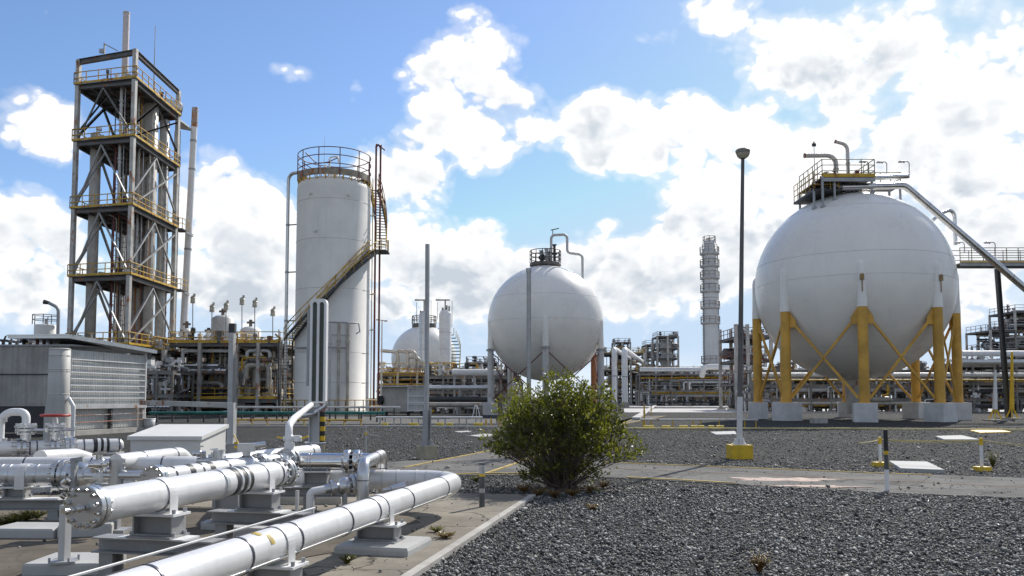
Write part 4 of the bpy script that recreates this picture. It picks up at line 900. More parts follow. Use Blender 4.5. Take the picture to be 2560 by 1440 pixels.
for px, w_ in ((1622, .75), (1665, .6), (1708, .6), (1735, .45), (1753, .4), (1778, .4), (1800, .55)):
    q = gnd(px, 1073.5); b = MB(); b.cyl(q + V((-w_ * .36, 0, .1)), q + V((w_ * .36, 0, .1)), .11, n=14); b.boxb(q, (w_ * .66, .2, .06)); solo('barrier_weight', b, m_kerbw, 'small yellow kerb weight in the row between bush and lamp post', 'barrier weight', 'yellow weights between bush and lamp')
for px, py, hh in ((1215, 1068, .45), (1228, 1068, .5), (1249, 1068, .4), (1611, 1068, 1.25), (1628, 1040, .9)):
    q = gnd(px, py); b = MB(); b.cyl(q, q + V((0, 0, hh)), .045, .04, n=8); b.cyl(q, q + V((0, 0, .05)), .12, n=8); b.cyl(q + V((0, 0, hh * .55)), q + V((0, 0, hh * .75)), .055, n=8)
    solo('kerb_stake', b, m_yellow, 'thin yellow stake standing at the kerb beside the big bush', 'stake', 'yellow kerb stakes')
# green pipes near the ground
for (y0, z, r_, x0, x1, lab) in ((1056, .62, .10, 372, 962, 'long green ground pipe running in front of the tall tank'), (1052, .95, .07, 560, 1000, 'thin pale pipe just above the long green pipe')):
    a, c = gnd(x0, y0), gnd(x1, y0); t = thing('ground_pipe', lab, 'pipeline', (a.x, a.y, 0)); b = MB(); b.cyl((a.x, a.y, z), (c.x, c.y, z), r_, n=12); part('pipe_body', b, m_green if r_ > .09 else m_ltsteel, t)
    for k in range(15): q = a.lerp(c, (k + .5) / 15); b = MB(); b.bar((q.x, q.y, 0), (q.x, q.y, z - r_), .1); part('stand', b, m_dark, t)
low_barrier('low yellow tube barrier in front of the tall tank', [gnd(590, 1063), gnd(905, 1064)], .32, [gnd(x, 1063.5) for x in (595, 630, 668, 720, 760, 820, 860, 902)], .05, m_yellow, m_yellow)

# ================================================================== TALL TANK
TC = V((-17.93, 82.1, 0)); TR = 3.63; zT = 22.6
tT = thing('tall_tank', 'tall cylindrical cream storage tank with a spiral stair and ringed railing on top', 'storage tank', TC)
b = MB(); b.lathe(TC, [(TR + .12, 0), (TR + .1, .3), (TR, .35), (TR, zT - .2), (TR * .985, zT + .15), (TR * .93, zT + .42), (TR * .82, zT + .6), (TR * .4, zT + .95), (0, zT + 1.05)], 72); part('shell', b, m_tank, tT)
for z in (.4, 3.1, 6.0, 12.2, 17.0, 20.9): b = MB(); b.ring(TC + V((0, 0, z)), TR + .004, .02, 72, 5); part('weld_seam', b, m_seam, tT)
camdir = math.atan2(-TC.y, -TC.x)
def tp(ang, r, z): a = camdir + R(ang); return V((TC.x + math.cos(a) * r, TC.y + math.sin(a) * r, z))   # ang + = to the right
for ang, z in ((-28, zT - 4.9), (-38, zT - 1.2), (22, zT - 1.3)):
    b = MB(); b.cyl(tp(ang, TR - .1, z), tp(ang, TR + .22, z), .12); b.cyl(tp(ang, TR + .22, z), tp(ang, TR + .26, z), .17); part('nozzle', b, m_tank, tT)
# roof platform ring
zp = zT + 1.15; ro = TR * .985
b = MB(); b.lathe(TC, [(ro, zp - .55), (ro + .02, zp - .55), (ro + .02, zp + .12), (ro, zp + .12)], 60, smooth=False); b.lathe(TC, [(ro - .9, zp), (ro, zp)], 60); part('roof_walkway', b, M('weathered_steel', (.34, .30, .24), .7, .1, var=.35, vs=1.5, rust=.3), tT)
b = MB()
for k in range(26): b.bar(tp(k * 360 / 26, ro - .06, zT + .1), tp(k * 360 / 26, ro + .0, zp - .5), .09); b.bar(tp(k * 360 / 26, ro - .9, zT + .55), tp(k * 360 / 26 + 7, ro, zp - .1), .06)
part('bracket', b, m_yellow, tT)
b = MB()
for k, h_ in enumerate((.55, 1.4, 2.15)): b.ring(TC + V((0, 0, zp + h_)), ro + .03, .045, 60, 6)
for k in range(11): b.cyl(tp(k * 360 / 11 + 8, ro + .03, zp - .5), tp(k * 360 / 11 + 8, ro + .03, zp + 2.15), .05, n=6)
part('guard_rail', b, m_brown, tT)
b = MB(); b.cyl(TC + V((0, 0, zT + .9)), TC + V((0, 0, zT + 2.0)), .5, .4); b.cyl(TC + V((0, 0, zT + 2)), TC + V((0, 0, zT + 2.08)), .6); b.cyl(TC + V((-.9, 0, zT + .8)), TC + V((-.9, 0, zT + 2.5)), .12)
b.tube([TC + V((-.3, -1, zT + .9)), TC + V((-.3, -1, zT + 3.0)), TC + V((.6, -1, zT + 3.1)), TC + V((.6, -1, zT + 2.5))], .09, 8, .3); part('roof_nozzle', b, m_white, tT)
b = MB(); b.cyl(TC + V((-.6, -2, zT + .8)), TC + V((-.6, -2, zp + 3.6)), .025, .015, n=6); part('lightning_rod', b, m_ltsteel, tT)
b = MB(); q = []
for k in range(8): q.append(tp(-70 + k * 3, ro - .6 - k * .18, zp + .6 + .8 * (k % 2)))
b.tube([tp(-60, ro - .3, zp + 2), tp(-52, 2.2, zp + 1.0), tp(-20, 1.8, zp + 1.15), tp(10, 1.9, zp + 1.6)], .05, 6, .6); b.tube([tp(-75, ro - .3, zp + 1.2), tp(-60, 2.4, zp + .45), tp(0, 2.0, zp + .3)], .045, 6, .6); part('hose', b, m_brown, tT)
# spiral stair: from the left platform round the front up to the right landing, then on round the back
SR0, SR1 = TR + .12, TR + 1.05
def stair(a0, z0, a1, z1, n, thingroot, railside=True, SR0=SR0, SR1=SR1, straight=False):
    st = []
    for k in range(n + 1):
        f_ = k / n; a = a0 + (a1 - a0) * f_; z = z0 + (z1 - z0) * ((math.sin(R(a)) - math.sin(R(a0))) / (math.sin(R(a1)) - math.sin(R(a0))) if straight else f_); st.append((a, z))
    for rr in (SR0, SR1):
        fl = MB()
        for (a, z), (a2, z2) in zip(st, st[1:]): fl.bar(tp(a, rr, z - .05), tp(a2, rr, z2 - .05), .05, .30)
        fp = part('stair_stringer', fl, m_dark, thingroot)
    for k in range(n):
        a, z = st[k]; a2 = st[k + 1][0]; am = (a + a2) / 2; b = MB(); w_ = max(.24, abs(R(a2 - a)) * SR1 * .8)
        q0, q1 = tp(am, SR0, z + .1), tp(am, SR1, z + .1); b.bar(q0, q1, w_, .04); part('tread', b, m_deck, fp)
    b = MB()
    for rr in ((SR1 + .02, SR0 + .05) if railside else (SR1 + .02,)):
        for h_ in (.55, 1.1): b.tube([tp(a, rr, z + h_) for a, z in st], .045, 6)
        for k in range(0, n + 1, 3): b.cyl(tp(st[k][0], rr, st[k][1] - .1), tp(st[k][0], rr, st[k][1] + 1.1), .025, n=6)
    part('stair_rail', b, m_yellow, thingroot); return st
stair(-99, .3, -84, 7.2, 22, tT, True, TR + .2, TR + 1.5); 
stair(-82, 7.3, 74, 16.3, 44, tT, straight=True)
b = MB(); b.boxb(tp(80, TR + .95, 16.15), (1.9, 1.6, .16), camdir + R(80)); part('landing', b, m_dark, tT)
b = MB(); rail(b, [tp(70, SR1 + .3, 16.3), tp(80, SR1 + .8, 16.3), tp(90, SR1 + .7, 16.3)], 1.15, .7, .045); part('landing_rail', b, m_yellow, tT)
stair(80, 16.4, 122, zp - .2, 22, tT, True, TR + .55, TR + 1.6)
b = MB(); rail(b, [tp(88 + k * 8, TR + 1.65, 17.4 + k * 1.4) for k in range(5)], 2.2, 1.2, .045, 2); part('upper_stair_rail', b, m_brown, tT)
for ang, rr in ((86, TR + .5), (89, TR + .95)):
    b = MB(); b.tube([tp(ang, rr, .3), tp(ang, rr, zp + 3.4), tp(ang + 1, rr + .05, zp + 3.7)], .10, 8, .2); part('riser', b, m_brown, tT)
b = MB(); b.tube([tp(86, TR + .5, zp + 3.4), tp(87, TR + .72, zp + 3.75), tp(89, TR + .95, zp + 3.4)], .1, 8, .2); b.tube([tp(89, TR + .95, zp + 3.5), tp(90, TR + 1.4, zp + 3.2)], .07, 8); part('riser_bend', b, m_brown, tT)
b = MB(); b.cyl(tp(80, TR + .22, .3), tp(80, TR + .22, zp), .03, n=6); b.cyl(tp(86, TR + .22, .3), tp(86, TR + .22, zp), .03, n=6)
for k in range(60): z = .5 + k * .38; b.cyl(tp(80, TR + .22, z), tp(86, TR + .22, z), .02, n=5)
part('ladder', b, m_yellow, tT)
b = MB()
for z in (8.4, 12, 16, 20): b.bar(tp(84, TR - .1, z), tp(84, TR + .35, z), .1); b.boxb(tp(84, TR + .35, z), (.3, .3, .1))
part('riser_clamp', b, m_tank, tT)
# left riser pipe
b = MB(); b.tube([tp(-104, TR + 1.05, .3), tp(-104, TR + 1.05, zp + .45), tp(-70, 2.4, zp + .5)], .17, 12, .7); part('side_pipe', b, m_alu, tT)
for z in (4.5, 9.3, 14.2, 19.0): b = MB(); b.cyl(tp(-104, TR + 1.05, z), tp(-98, TR - .2, z), .07); b.cyl(tp(-104, TR + 1.05, z - .1), tp(-104, TR + 1.05, z + .1), .2, n=12); part('pipe_clamp', b, m_steel, tT)
# small pipes on the front of the tank
for ang, zt_, r_ in ((-3, 8.6, .1), (9, 8.8, .13), (22, 8.8, .15)):
    b = MB(); b.cyl(tp(ang, TR + .3, .35), tp(ang, TR + .3, zt_), r_, n=10)
    for z in (1, 4.3, 6.8): b.bar(tp(ang, TR - .05, z), tp(ang, TR + .3, z), .08)
    b.cyl(tp(ang, TR + .3, zt_ - 1.9), tp(ang, TR + .3, zt_ - 1.7), r_ * 1.6, n=10); part('front_riser', b, m_beige if ang > 0 else m_ltsteel, tT)
b = MB(); b.tube([tp(a, TR + .34, 6.4) for a in range(-60, 30, 6)], .08, 8); b.tube([tp(a, TR + .34, 8.8) for a in range(-5, 32, 5)] + [tp(38, TR + .4, 8.8), tp(40, TR + .4, 8.0), tp(34, TR + .4, 7.8)], .07, 8); b.tube([tp(a, TR + .34, 7.6) for a in range(-5, 26, 5)], .04, 8); part('header', b, m_steel, tT)
b = MB(); rail(b, [tp(a, TR + 1.0, .2) for a in range(-80, 100, 12)], 1.2, 2.3, .045); part('base_rail', b, m_yellow, tT)

# ================================================================== PROCESS TOWER
tf, tl, tr = at(312, 860, 77), at(168, 860, 78.6), at(424, 860, 87.2)
PF, PL, PR = V((-36.0, 77, 0)), V((-42.25, 78.6, 0)), V((-36.0, 87.2, 0)); PB = PL + PR - PF
zTop = 34.9
tP = thing('process_tower', 'tall open steel process tower with yellow railed decks and diagonal braces at left', 'process tower', (PF + PB) / 2)
for q, zt_ in ((PF, zTop), (PL, zTop - .4), (PR, zTop - .2), (PB, zTop - 1.5)):
    b = MB(); b.bar(q, V((q.x, q.y, zt_)), .37, .37, up=(.16, .98, 0)); part('column', b, m_col, tP)
lv = [6.6, 13.2, 19.8, 26.4, 32.0]
m_decku = M('deck_underside', (.20, .20, .195), .7, .1, var=.35, vs=.9, rust=.2)
for li, z in enumerate(lv):
    b = MB(); o1 = (PF - PL).normalized() * .25; o2 = (PF - PR).normalized() * .25
    b.prism([(PF + o1 + o2)[:2], (PL - o1 + o2)[:2], (PB - o1 - o2)[:2], (PR + o1 - o2)[:2]], z - .06, z); part('deck', b, m_deck, tP)
    b = MB()
    for a, c in ((PF, PL), (PL, PB), (PB, PR), (PR, PF)): b.ibeam(V((a.x, a.y, z - .35)), V((c.x, c.y, z - .27)), .26, .36)
    for k in range(1, 6): a, c = PF.lerp(PR, k / 6), PL.lerp(PB, k / 6); b.ibeam(V((a.x, a.y, z - .22)), V((c.x, c.y, z - .22)), .16, .28)
    for k in range(1, 4): a, c = PF.lerp(PL, k / 4), PR.lerp(PB, k / 4); b.bar(V((a.x, a.y, z - .45)), V((c.x, c.y, z - .45)), .14, .2)
    part('floor_beam', b, m_tsteel, tP)
    b = MB(); Q = [V((p.x, p.y, z)) for p in (PF + o2 * 1.2 + o1 * 1.2, PL + o2 * 1.2 - o1 * 1.2, PB - o1 - o2, PR + o1 * 1.2 - o2)]
    rail(b, Q, 1.15, 1.3, .045, 1, closed=True); part('railing', b, m_yellow, tP)
    b = MB(); kickplate(b, Q, .2, .05, True); part('toe_board', b, m_yellow, tP)
b = MB(); z = zTop - .3
for a, c in ((PF, PL), (PF, PR)): b.ibeam(V((a.x, a.y, z)), V((c.x, c.y, z - (.3 if c is PL else .1))), .35, .5)
part('roof_beam', b, m_tsteel, tP)
b = MB(); c = PF.lerp(PL, .55); b.bar(c + V((0, 0, z)), c + V((0, 0, z + 1.3)), .12); b.bar(c + V((0, 0, z + 1.2)), c + V((1.2, .2, z + .6)), .08); b.boxb(c + V((-.2, 0, z + .3)), (.5, .2, .4)); part('hoist_bracket', b, m_steel, tP)
b = MB()
zs5 = [0] + lv[:-1]
for z0, z1 in zip(zs5 + [lv[-2]], lv + [lv[-1]]):
    if z1 - z0 < 1: continue
    m_ = PF.lerp(PL, .55)
    for sgn, off in ((0, 0), (1, .9)):
        yo = V((0, off, 0)); b.bar(m_ + yo + V((0, 0, z1 - .5 - off * .5)), PL + yo * .2 + V((.2, 0, z0 + .3 + off)), .13, .12)
    b.bar(m_ + V((0, 0, z1 - .5)), PF + V((-.2, 0, z0 + .4)), .15, .13)
    b.bar(PF + V((.05, .3, z0 + .2)), PR + V((.05, -.3, z1 - .9)), .15, .14)
    c = PF.lerp(PR, .5); b.bar(c + V((0, 0, z1 - .6)), PR + V((0, -.2, z0 + 1.6)), .16); b.bar(c + V((0, 0, z1 - .6)), PF + V((0, .4, z0 + 1.5)), .18)
    c = PB.lerp(PL, .5); b.bar(c + V((0, 0, z1 - .6)), PB + V((0, 0, z0 + .4)), .2); b.bar(c + V((0, 0, z1 - .6)), PL + V((0, 0, z0 + .4)), .2)
part('brace', b, m_support, tP)
# vessels and pipes inside
ctr = (PF + PB) / 2
def vessel(t, p, r, z0, z1, mat, name='vessel', n=20):
    b = MB(); b.lathe((p.x, p.y, 0), [(0, z0 - r * .4), (r * .6, z0 - r * .3), (r, z0), (r, z1), (r * .6, z1 + r * .3), (0, z1 + r * .4)], n); return part(name, b, mat, t)
vessel(tP, PF.lerp(PR, .62) + V((-1.3, 0, 0)), .85, 1.5, 33.0, m_inner); vessel(tP, ctr + V((.9, .6, 0)), .7, 7.5, 25, m_inner); vessel(tP, PF.lerp(PR, .85) + V((-.9, .4, 0)), .5, 1, 31, m_ltsteel);
vessel(tP, PL.lerp(PB, .12) + V((1.3, 0, 0)), .5, 6.6, 27.5, m_inner)
for k in range(62):
    q = PF + (PL - PF) * rnd.uniform(.03, .46) + (PR - PF) * rnd.uniform(.05, .97); r_ = rnd.choice([.04, .05, .06, .08, .1, .13]); z0 = rnd.choice([0] + lv[:3]); z1 = min(33, z0 + rnd.choice([6.6, 13, 19, 26])); o = V((rnd.uniform(-.8, .8), rnd.uniform(-.8, .8), 0))
    b = MB(); b.tube([q + V((0, 0, z0)), q + V((0, 0, z1)), q + o + V((0, 0, z1 + rnd.uniform(.1, .5)))], r_, 8, .3)
    for zz in np.arange(z0 + 1, z1, 1.9): b.cyl(q + V((0, 0, zz)), q + V((0, 0, zz + .12)), r_ * 1.6, n=8)
    part('inner_pipe', b, rnd.choice([m_ltsteel, m_beige, m_rusty, m_brown, m_steel, m_yellow, m_pack, m_dark, m_orange, m_inner]), tP)
b = MB()   # caged ladders
for fx_, fy_ in ((.5, .2), (.66, .55)):
    q = PF.lerp(PL, fx_) + (PR - PF) * fy_
    b.cyl(q, q + V((0, 0, 31)), .05, n=6); b.cyl(q + V((.5, 0, 0)), q + V((.5, 0, 31)), .04, n=6)
    for k in range(60): b.cyl(q + V((0, 0, .5 + k * .5)), q + V((.5, 0, .5 + k * .5)), .025, n=5)
part('ladder', b, m_dark, tP)
for li, z in enumerate(lv):
    for k in range(15):
        q = PF + (PL - PF) * rnd.uniform(.08, .9) + (PR - PF) * rnd.uniform(.05, .95); b = MB(); h_ = rnd.uniform(.4, 1.5); b.cyl(q + V((0, 0, z)), q + V((0, 0, z + h_)), rnd.uniform(.08, .2)); b.boxb(q + V((0, 0, z + h_)), (rnd.uniform(.2, .7), rnd.uniform(.2, .5), rnd.uniform(.1, .35)), rnd.uniform(0, 3)); b.cyl(q + V((-.4, 0, z + h_ * .6)), q + V((.5, 0, z + h_ * .6)), .06); part('deck_valve', b, rnd.choice([m_dark, m_pack, m_white, m_brown, m_ltsteel]), tP)
b = MB(); q = ctr + V((.8, 1.5, 32.7)); b.cyl(q, q + V((2.2, 3.4, .3)), .7); b.cyl(q + V((-1, -1.5, 0)), q + V((-.2, -1, .2)), .5); part('top_exchanger', b, m_clad, tP)
b = MB(); q = PR + V((.2, .2, 0)); b.ibeam(q + V((-1.35, 2.6, 0)), q + V((-1.35, 2.6, 31.2)), .5, .5, .1, up=(.7, .7, 0)); part('rear_column', b, m_rusty, tP)
b = MB(); b.prism([(PR + V((0, 0, 0)))[:2], (PR + V((.1, 2.2, 0)))[:2], (PR + V((.1, 4.2, 0)))[:2], (PR + V((-1.5, 3, 0)))[:2]], 31.6, 31.75); part('canopy', b, m_ltsteel, tP)
for z in (13.2, 19.8):
    q = PR + V((-.1, 1.8, z)); b = MB(); b.boxb(q, (1.1, 2, .1)); part('side_deck', b, m_deck, tP); b = MB(); rail(b, [q + V((-.5, -.95, .1)), q + V((.52, -.95, .1)), q + V((.52, .95, .1))], 1.1, .8, .035); part('side_rail', b, m_yellow, tP)
    b = MB(); sx_ = -35.75 + (z - 13) * .04; b.bar(q + V((.5, 0, -.1)), V((sx_, 90.7, z - .3)), .12); b.bar(q + V((.5, .5, 0)), V((sx_, 90.9, z - .1)), .08); part('stack_strut', b, m_steel, tP)
b = MB(); q = at(386, 160, 83); b.cyl((q.x, q.y, 32), (q.x, q.y, at(386, 64, 83).z), .07, .03, n=6); part('antenna', b, m_steel, tP)
q = at(314, 120, 81); zt_ = at(314, 32, 81).z; b = MB(); b.cyl((q.x, q.y, 32), (q.x, q.y, zt_), .31, n=16); b.cyl((q.x, q.y, zt_ - .1), (q.x, q.y, zt_ + .05), .34, n=16); part('roof_stack', b, M('pinkish_stack', (.62, .55, .53), .5, var=.15, vs=.6, rust=.12), tP)
q0, q1 = at(459, 830, 91), at(488, 270, 91); q0 = q0 + (q0 - q1).normalized() * 7; t = thing('slim_stack', 'slim pale stack with a rusty tip, standing just right of the process tower', 'stack', (q0.x, q0.y, 0))
b = MB(); b.cyl(q0, q1, .42, .33, n=20); part('flue', b, m_white, t); b = MB(); d_ = (q1 - q0).normalized(); b.cyl(q1 - d_ * 2.2, q1 + d_ * .02, .345, n=20); part('rusty_tip', b, m_rusty, t)
for k in (.5, .78, .88): b = MB(); c = q0.lerp(q1, k); b.cyl(c, c + d_ * .2, .46 - .1 * k, n=20); part('flange', b, m_steel, t)
# ================================================================== SPHERES
def sphere_tank(name, label, C, rad, legs, ring, legr, ztop_leg, zsplit, mats, plinth, braces, zpl, seams):
    t = thing(name, label, 'spherical tank', (C.x, C.y, 0)); b = MB(); n = 96; m = 64
    b.lathe(C, [(rad * math.sin(math.pi * i / m), -rad * math.cos(math.pi * i / m)) for i in range(m + 1)], n); part('shell', b, m_sphere, t)
    for z in seams: b = MB(); rr = math.sqrt(max(.01, rad ** 2 - (z - C.z) ** 2)); b.ring((C.x, C.y, z), rr + .001, .013, 96, 5); part('weld_seam', b, m_seam, t)
    b = MB()
    for k in range(10):
        a = k * math.pi / 5 + .2; st = 1 if k % 2 else 0
        b.tube([(C.x + rad * math.sin(th) * math.cos(a), C.y + rad * math.sin(th) * math.sin(a), C.z - rad * math.cos(th)) for th in [math.pi * i / 40 for i in range(5, 36)]], .004, 4, caps=False)
    part('plate_seam', b, m_seam, t)
    cd = math.atan2(-C.y, -C.x); pos = []
    mup, mlow = mats
    for a in legs:
        aa = cd + R(a); p = V((C.x + math.cos(aa) * ring, C.y + math.sin(aa) * ring, 0)); pos.append(p); ml = mlow(a) if callable(mlow) else mlow
        b = MB(); b.boxb(p, (plinth, plinth, zpl - .03), aa); b.boxb((p.x, p.y, zpl - .03), (plinth, plinth, .03), aa, .96); L = part('leg', b, m_plinth, t)
        b = MB(); b.cyl(p + V((0, 0, zpl)), (p.x, p.y, zsplit), legr, n=24); b.cyl(p + V((0, 0, zpl)), p + V((0, 0, zpl + .04)), legr * 1.45, n=24); part('lower_column', b, ml, L)
        b = MB(); r2 = legr * .92; b.lathe((p.x, p.y, 0), [(legr * 1.03, zsplit), (legr * 1.02, zsplit + .4), (r2, zsplit + 1.1), (r2 * .95, ztop_leg - .3), (r2 * .75, ztop_leg), (r2 * .35, ztop_leg + .18), (0, ztop_leg + .22)], 24); part('upper_column', b, mup, L)
    return t, pos
SC = V((25.72, 62, 9.99)); SR = 7.07
tR, posR = sphere_tank('gas_sphere', 'large white spherical gas tank on yellow legs at the right', SC, SR, [k * 45 + 5 for k in range(8)], 6.95, .335, 10.75, 7.75, (m_sphere, m_yleg), 1.45, None, 1.27, [SC.z, 11.6, 5.2, 15.3])
for i in range(8):
    p, q = posR[i], posR[(i + 1) % 8]; d = (q - p).normalized(); zt_, zb_ = 7.35, 1.6
    for a, c in ((p, q), (q, p)):
        dd = (c - a).normalized(); b = MB(); b.bar(a + dd * .7 + V((0, 0, zt_ - .6)), c - dd * .38 + V((0, 0, zb_)), .11, .16); part('brace', b, m_yleg, tR)
        b = MB(); x0 = a + dd * .34; n_ = V((-dd.y, dd.x, 0)) * .03
        tri = [V((0, 0, zt_ + .35)) + x0, x0 + dd * .42 + V((0, 0, zt_ - .25)), x0 + dd * .42 + V((0, 0, zt_ - .75)), x0 + V((0, 0, zt_ - .75))]
        b.add([v - n_ for v in tri] + [v + n_ for v in tri], [(0, 1, 2, 3), (7, 6, 5, 4), (4, 5, 1, 0), (5, 6, 2, 1), (6, 7, 3, 2), (7, 4, 0, 3)]); part('gusset', b, m_yleg, tR)
cd = math.atan2(-SC.y, -SC.x)
for a in (5, 50):
    aa = cd + R(a); b = MB(); b.box((SC.x + math.cos(aa) * 7.32, SC.y + math.sin(aa) * 7.32, 9.75), (.1, .28, .42), aa); b.box((SC.x + math.cos(aa) * 7.30, SC.y + math.sin(aa) * 7.30, 9.2), (.02, .07, .9), aa); part('rusty_bracket', b, M('rust_streak', (.34, .24, .11), .8, var=.4, vs=6), tR)
b = MB(); b.cyl((SC.x, SC.y, .4), (SC.x, SC.y, SC.z - SR + .3), .55, .75, n=20); b.tube([(SC.x, SC.y, 1.5), (SC.x + 2.5, SC.y - .5, 1.5), (SC.x + 3, SC.y + 8, 1.4)], .22, 10, .4); part('outlet', b, m_beige, tR)
b = MB(); q = gnd(2047, 1058); b.boxb(q, (.85, .7, .32), .1); solo('concrete_plinth', b, m_conc, 'small low concrete plinth in the shadow under the right sphere', 'plinth')
# access platform on the crown
Yp = 60.6; X = lambda px, Y=Yp: at(px, 900, Y).x
zd = at(2100, 457, Yp).z; zl = at(2060, 484, Yp).z; ztop_s = SC.z + SR
tD = thing('crown_platform', 'yellow railed steel platform with pipes crowning the right sphere', 'platform', (SC.x - 1, Yp, ztop_s - .5))
y0, y1 = 58.8, 63.5
b = MB(); b.prism([(X(2043), y0), (X(2172), y0), (X(2172), y1), (X(2043), y1)], zd - .12, zd); part('deck', b, m_deck, tD)
b = MB(); b.prism([(X(2026), y0 + .4), (X(2095), y0 + .4), (X(2095), y1), (X(2026), y1)], zl - .15, zl); part('lower_deck', b, m_dark, tD)
b = MB(); b.prism([(X(2172), 61.2), (X(2274), 61.2), (X(2274), 62.8), (X(2172), 62.8)], zd - .12, zd + .02); part('side_walkway', b, m_dark, tD)
m_green2 = M('greenish_rail', (.16, .17, .09), .5, .1, var=.3, vs=3)
b = MB(); rail(b, [(X(2172), y1, zd), (X(2172), y0, zd), (X(2043), y0, zd), (X(2043), y1, zd)], 1.25, 1.0, .03, 2); part('railing', b, m_green2, tD)
b = MB(); rail(b, [(X(2028), y0 + .5, zl), (X(2028), y1, zl)], 1.3, .9, .03, 2); rail(b, [(X(2028), y0 + .5, zl), (X(2090), y0 + .5, zl)], 1.1, .7, .03, 2); part('lower_railing', b, m_yellow, tD)
b = MB(); rail(b, [(X(2172), 61.2, zd), (X(2274), 61.2, zd), (X(2274), 62.8, zd)], .95, 1.5, .03, 1); part('walkway_railing', b, m_green2, tD)
b = MB(); kickplate(b, [(X(2043), y0 - .04, zd - .06), (X(2174), y0 - .04, zd - .06)], .26, .04); part('toe_board', b, m_yellow, tD)
b = MB(); b.bar((X(2043), y0 - .02, zd - .25), (X(2172), y0 - .02, zd - .25), .14, .26); part('edge_beam', b, m_steel, tD)
for px, yy, zt_ in ((2043, y0, zd), (2028, y0 + .5, zl), (2075, y0 + .2, zd), (2172, y0 + .5, zd), (2246, 61.3, zd), (2274, 61.3, zd), (2043, y1, zd), (2172, y1, zd)):
    x = X(px); h2 = SR ** 2 - (x - SC.x) ** 2 - (yy - SC.y) ** 2; zs_ = SC.z + math.sqrt(max(h2, 0)); b = MB(); b.bar((x, yy, zs_ - .1), (x, yy, zt_), .13); b.boxb((x, yy, zs_ - .05), (.3, .3, .12)); part('leg', b, m_steel, tD)
for k in range(36):
    p = V((rnd.uniform(X(2035), X(2165)), rnd.uniform(y0 + .4, y1 - .4), rnd.choice([zl, zd]))); h_ = rnd.uniform(.3, 1.0); b = MB(); b.cyl(p, p + V((0, 0, h_)), rnd.uniform(.06, .16)); b.cyl(p + V((-.35, 0, h_ * .6)), p + V((.35, 0, h_ * .6)), rnd.uniform(.06, .15)); b.ring(p + V((0, 0, h_)), .17, .025, 12, 5); part('crown_valve', b, rnd.choice([m_dark, m_pack, m_steel, m_brown, m_beige]), tD)
for pts, r_ in (([(2090, 470), (2090, 388), (2012, 389)], .17), ([(2122, 470), (2118, 362), (2089, 354)], .13)):
    P = [at(px, py, 61.0) for px, py in pts]; t = thing('relief_vent', 'pale relief vent pipe bent left above the right sphere, %s' % ('the lower wider one' if r_ > .15 else 'the taller slimmer one'), 'vent pipe', P[0]); b = MB(); b.tube(P, r_, 18, 0.7 if r_ > .15 else .55, seg=8); part('pipe_body', b, M('vent_paint', (.62, .58, .54), .5, var=.12, streak=.2), t)
    b = MB(); d_ = (P[2] - P[1]).normalized(); b.cyl(P[2] - d_ * .03, P[2] + d_ * .06, r_ * 1.08, n=18); b.cyl(P[2], P[2] + d_ * .065, r_ * .85, n=18); part('rim', b, m_rusty, t)
    b = MB(); q = P[1].lerp(P[0], .45); b.cyl(q, q + V((0, 0, .1)), r_ * 1.25, n=18); part('flange', b, m_beige, t)
P = [at(2104, 468, 59.4), at(2262, 464, 59.4), at(2620, 770, 59.0)]; t = thing('transfer_pipe', 'long shiny steel pipe sloping down from the right sphere to the picture edge', 'pipeline', P[0]); b = MB(); b.tube(P, .25, 22, .8, seg=8); part('pipe_body', b, M('dull_bright_steel', (.55, .55, .55), .25, 1.0, var=.15, vs=1.5), t)
b = MB(); b.cyl(P[0] + V((-.5, .5, .35)), P[0] + V((.2, .05, 0)), .16, .25, n=16); part('reducer', b, m_alu, t)
for k in range(1, 12): q = P[1].lerp(P[2], k / 12); d_ = (P[2] - P[1]).normalized(); b = MB(); b.cyl(q, q + d_ * .03, .262, n=22); part('joint_band', b, m_steel, t)
b = MB(); q0, q1 = at(2125, 447, 60.0), at(2270, 440, 60.4); b.cyl(q0, q1, .18, n=16); t = solo('crown_pipe', b, m_chrome, 'short bright pipe lying on the walkway behind the right sphere crown', 'pipeline')
P = [at(2330, 552, 64), at(2348, 535, 64.5), at(2386, 520, 65), at(2389, 612, 65)]; b = MB(); b.tube(P, .14, 12, .5); solo('side_vent_pipe', b, m_alu, 'bent vent pipe on the right shoulder of the right sphere', 'vent pipe')
def gooseneck(label, px, pyt_, pyb, Y, dx, group=None, r=.035):
    p, q = at(px, pyb, Y), at(px, pyt_, Y); t = thing('floodlight', label, 'floodlight', p, group); b = MB(); b.tube([p, q, q + V((dx * .9, 0, .02))], r, 8, .2); part('arm', b, m_steel, t); b = MB(); c = q + V((dx, 0, 0)); b.cyl(c + V((-.15, 0, .03)), c + V((.15, 0, -.02)), .05, .11, n=10); b.boxb(c + V((-.2, -.1, -.1)), (.28, .2, .1)); part('lamp', b, m_ltsteel, t)
G_ = None
gooseneck('floodlight nearest the vent pipes on the right sphere platform', 2170, 404, 440, 60.6, -.35); gooseneck('middle floodlight over the right sphere walkway', 2217, 405, 440, 61.2, -.45); gooseneck('floodlight at the outer end of the right sphere walkway', 2273, 404, 445, 61.2, -.5)
p, q = at(2036, 420, 59.5), at(2035, 366, 59.5); t = thing('mast_light', 'thin mast with a small beacon at the left edge of the crown platform', 'mast', p); b = MB(); b.cyl(p - V((0, 0, 1.2)), q, .035, .025, n=6); part('mast', b, m_ltsteel, t); b = MB(); b.boxb(q, (.28, .1, .22)); b.cyl(q, q + V((0, 0, .35)), .05); part('beacon', b, m_dark, t)
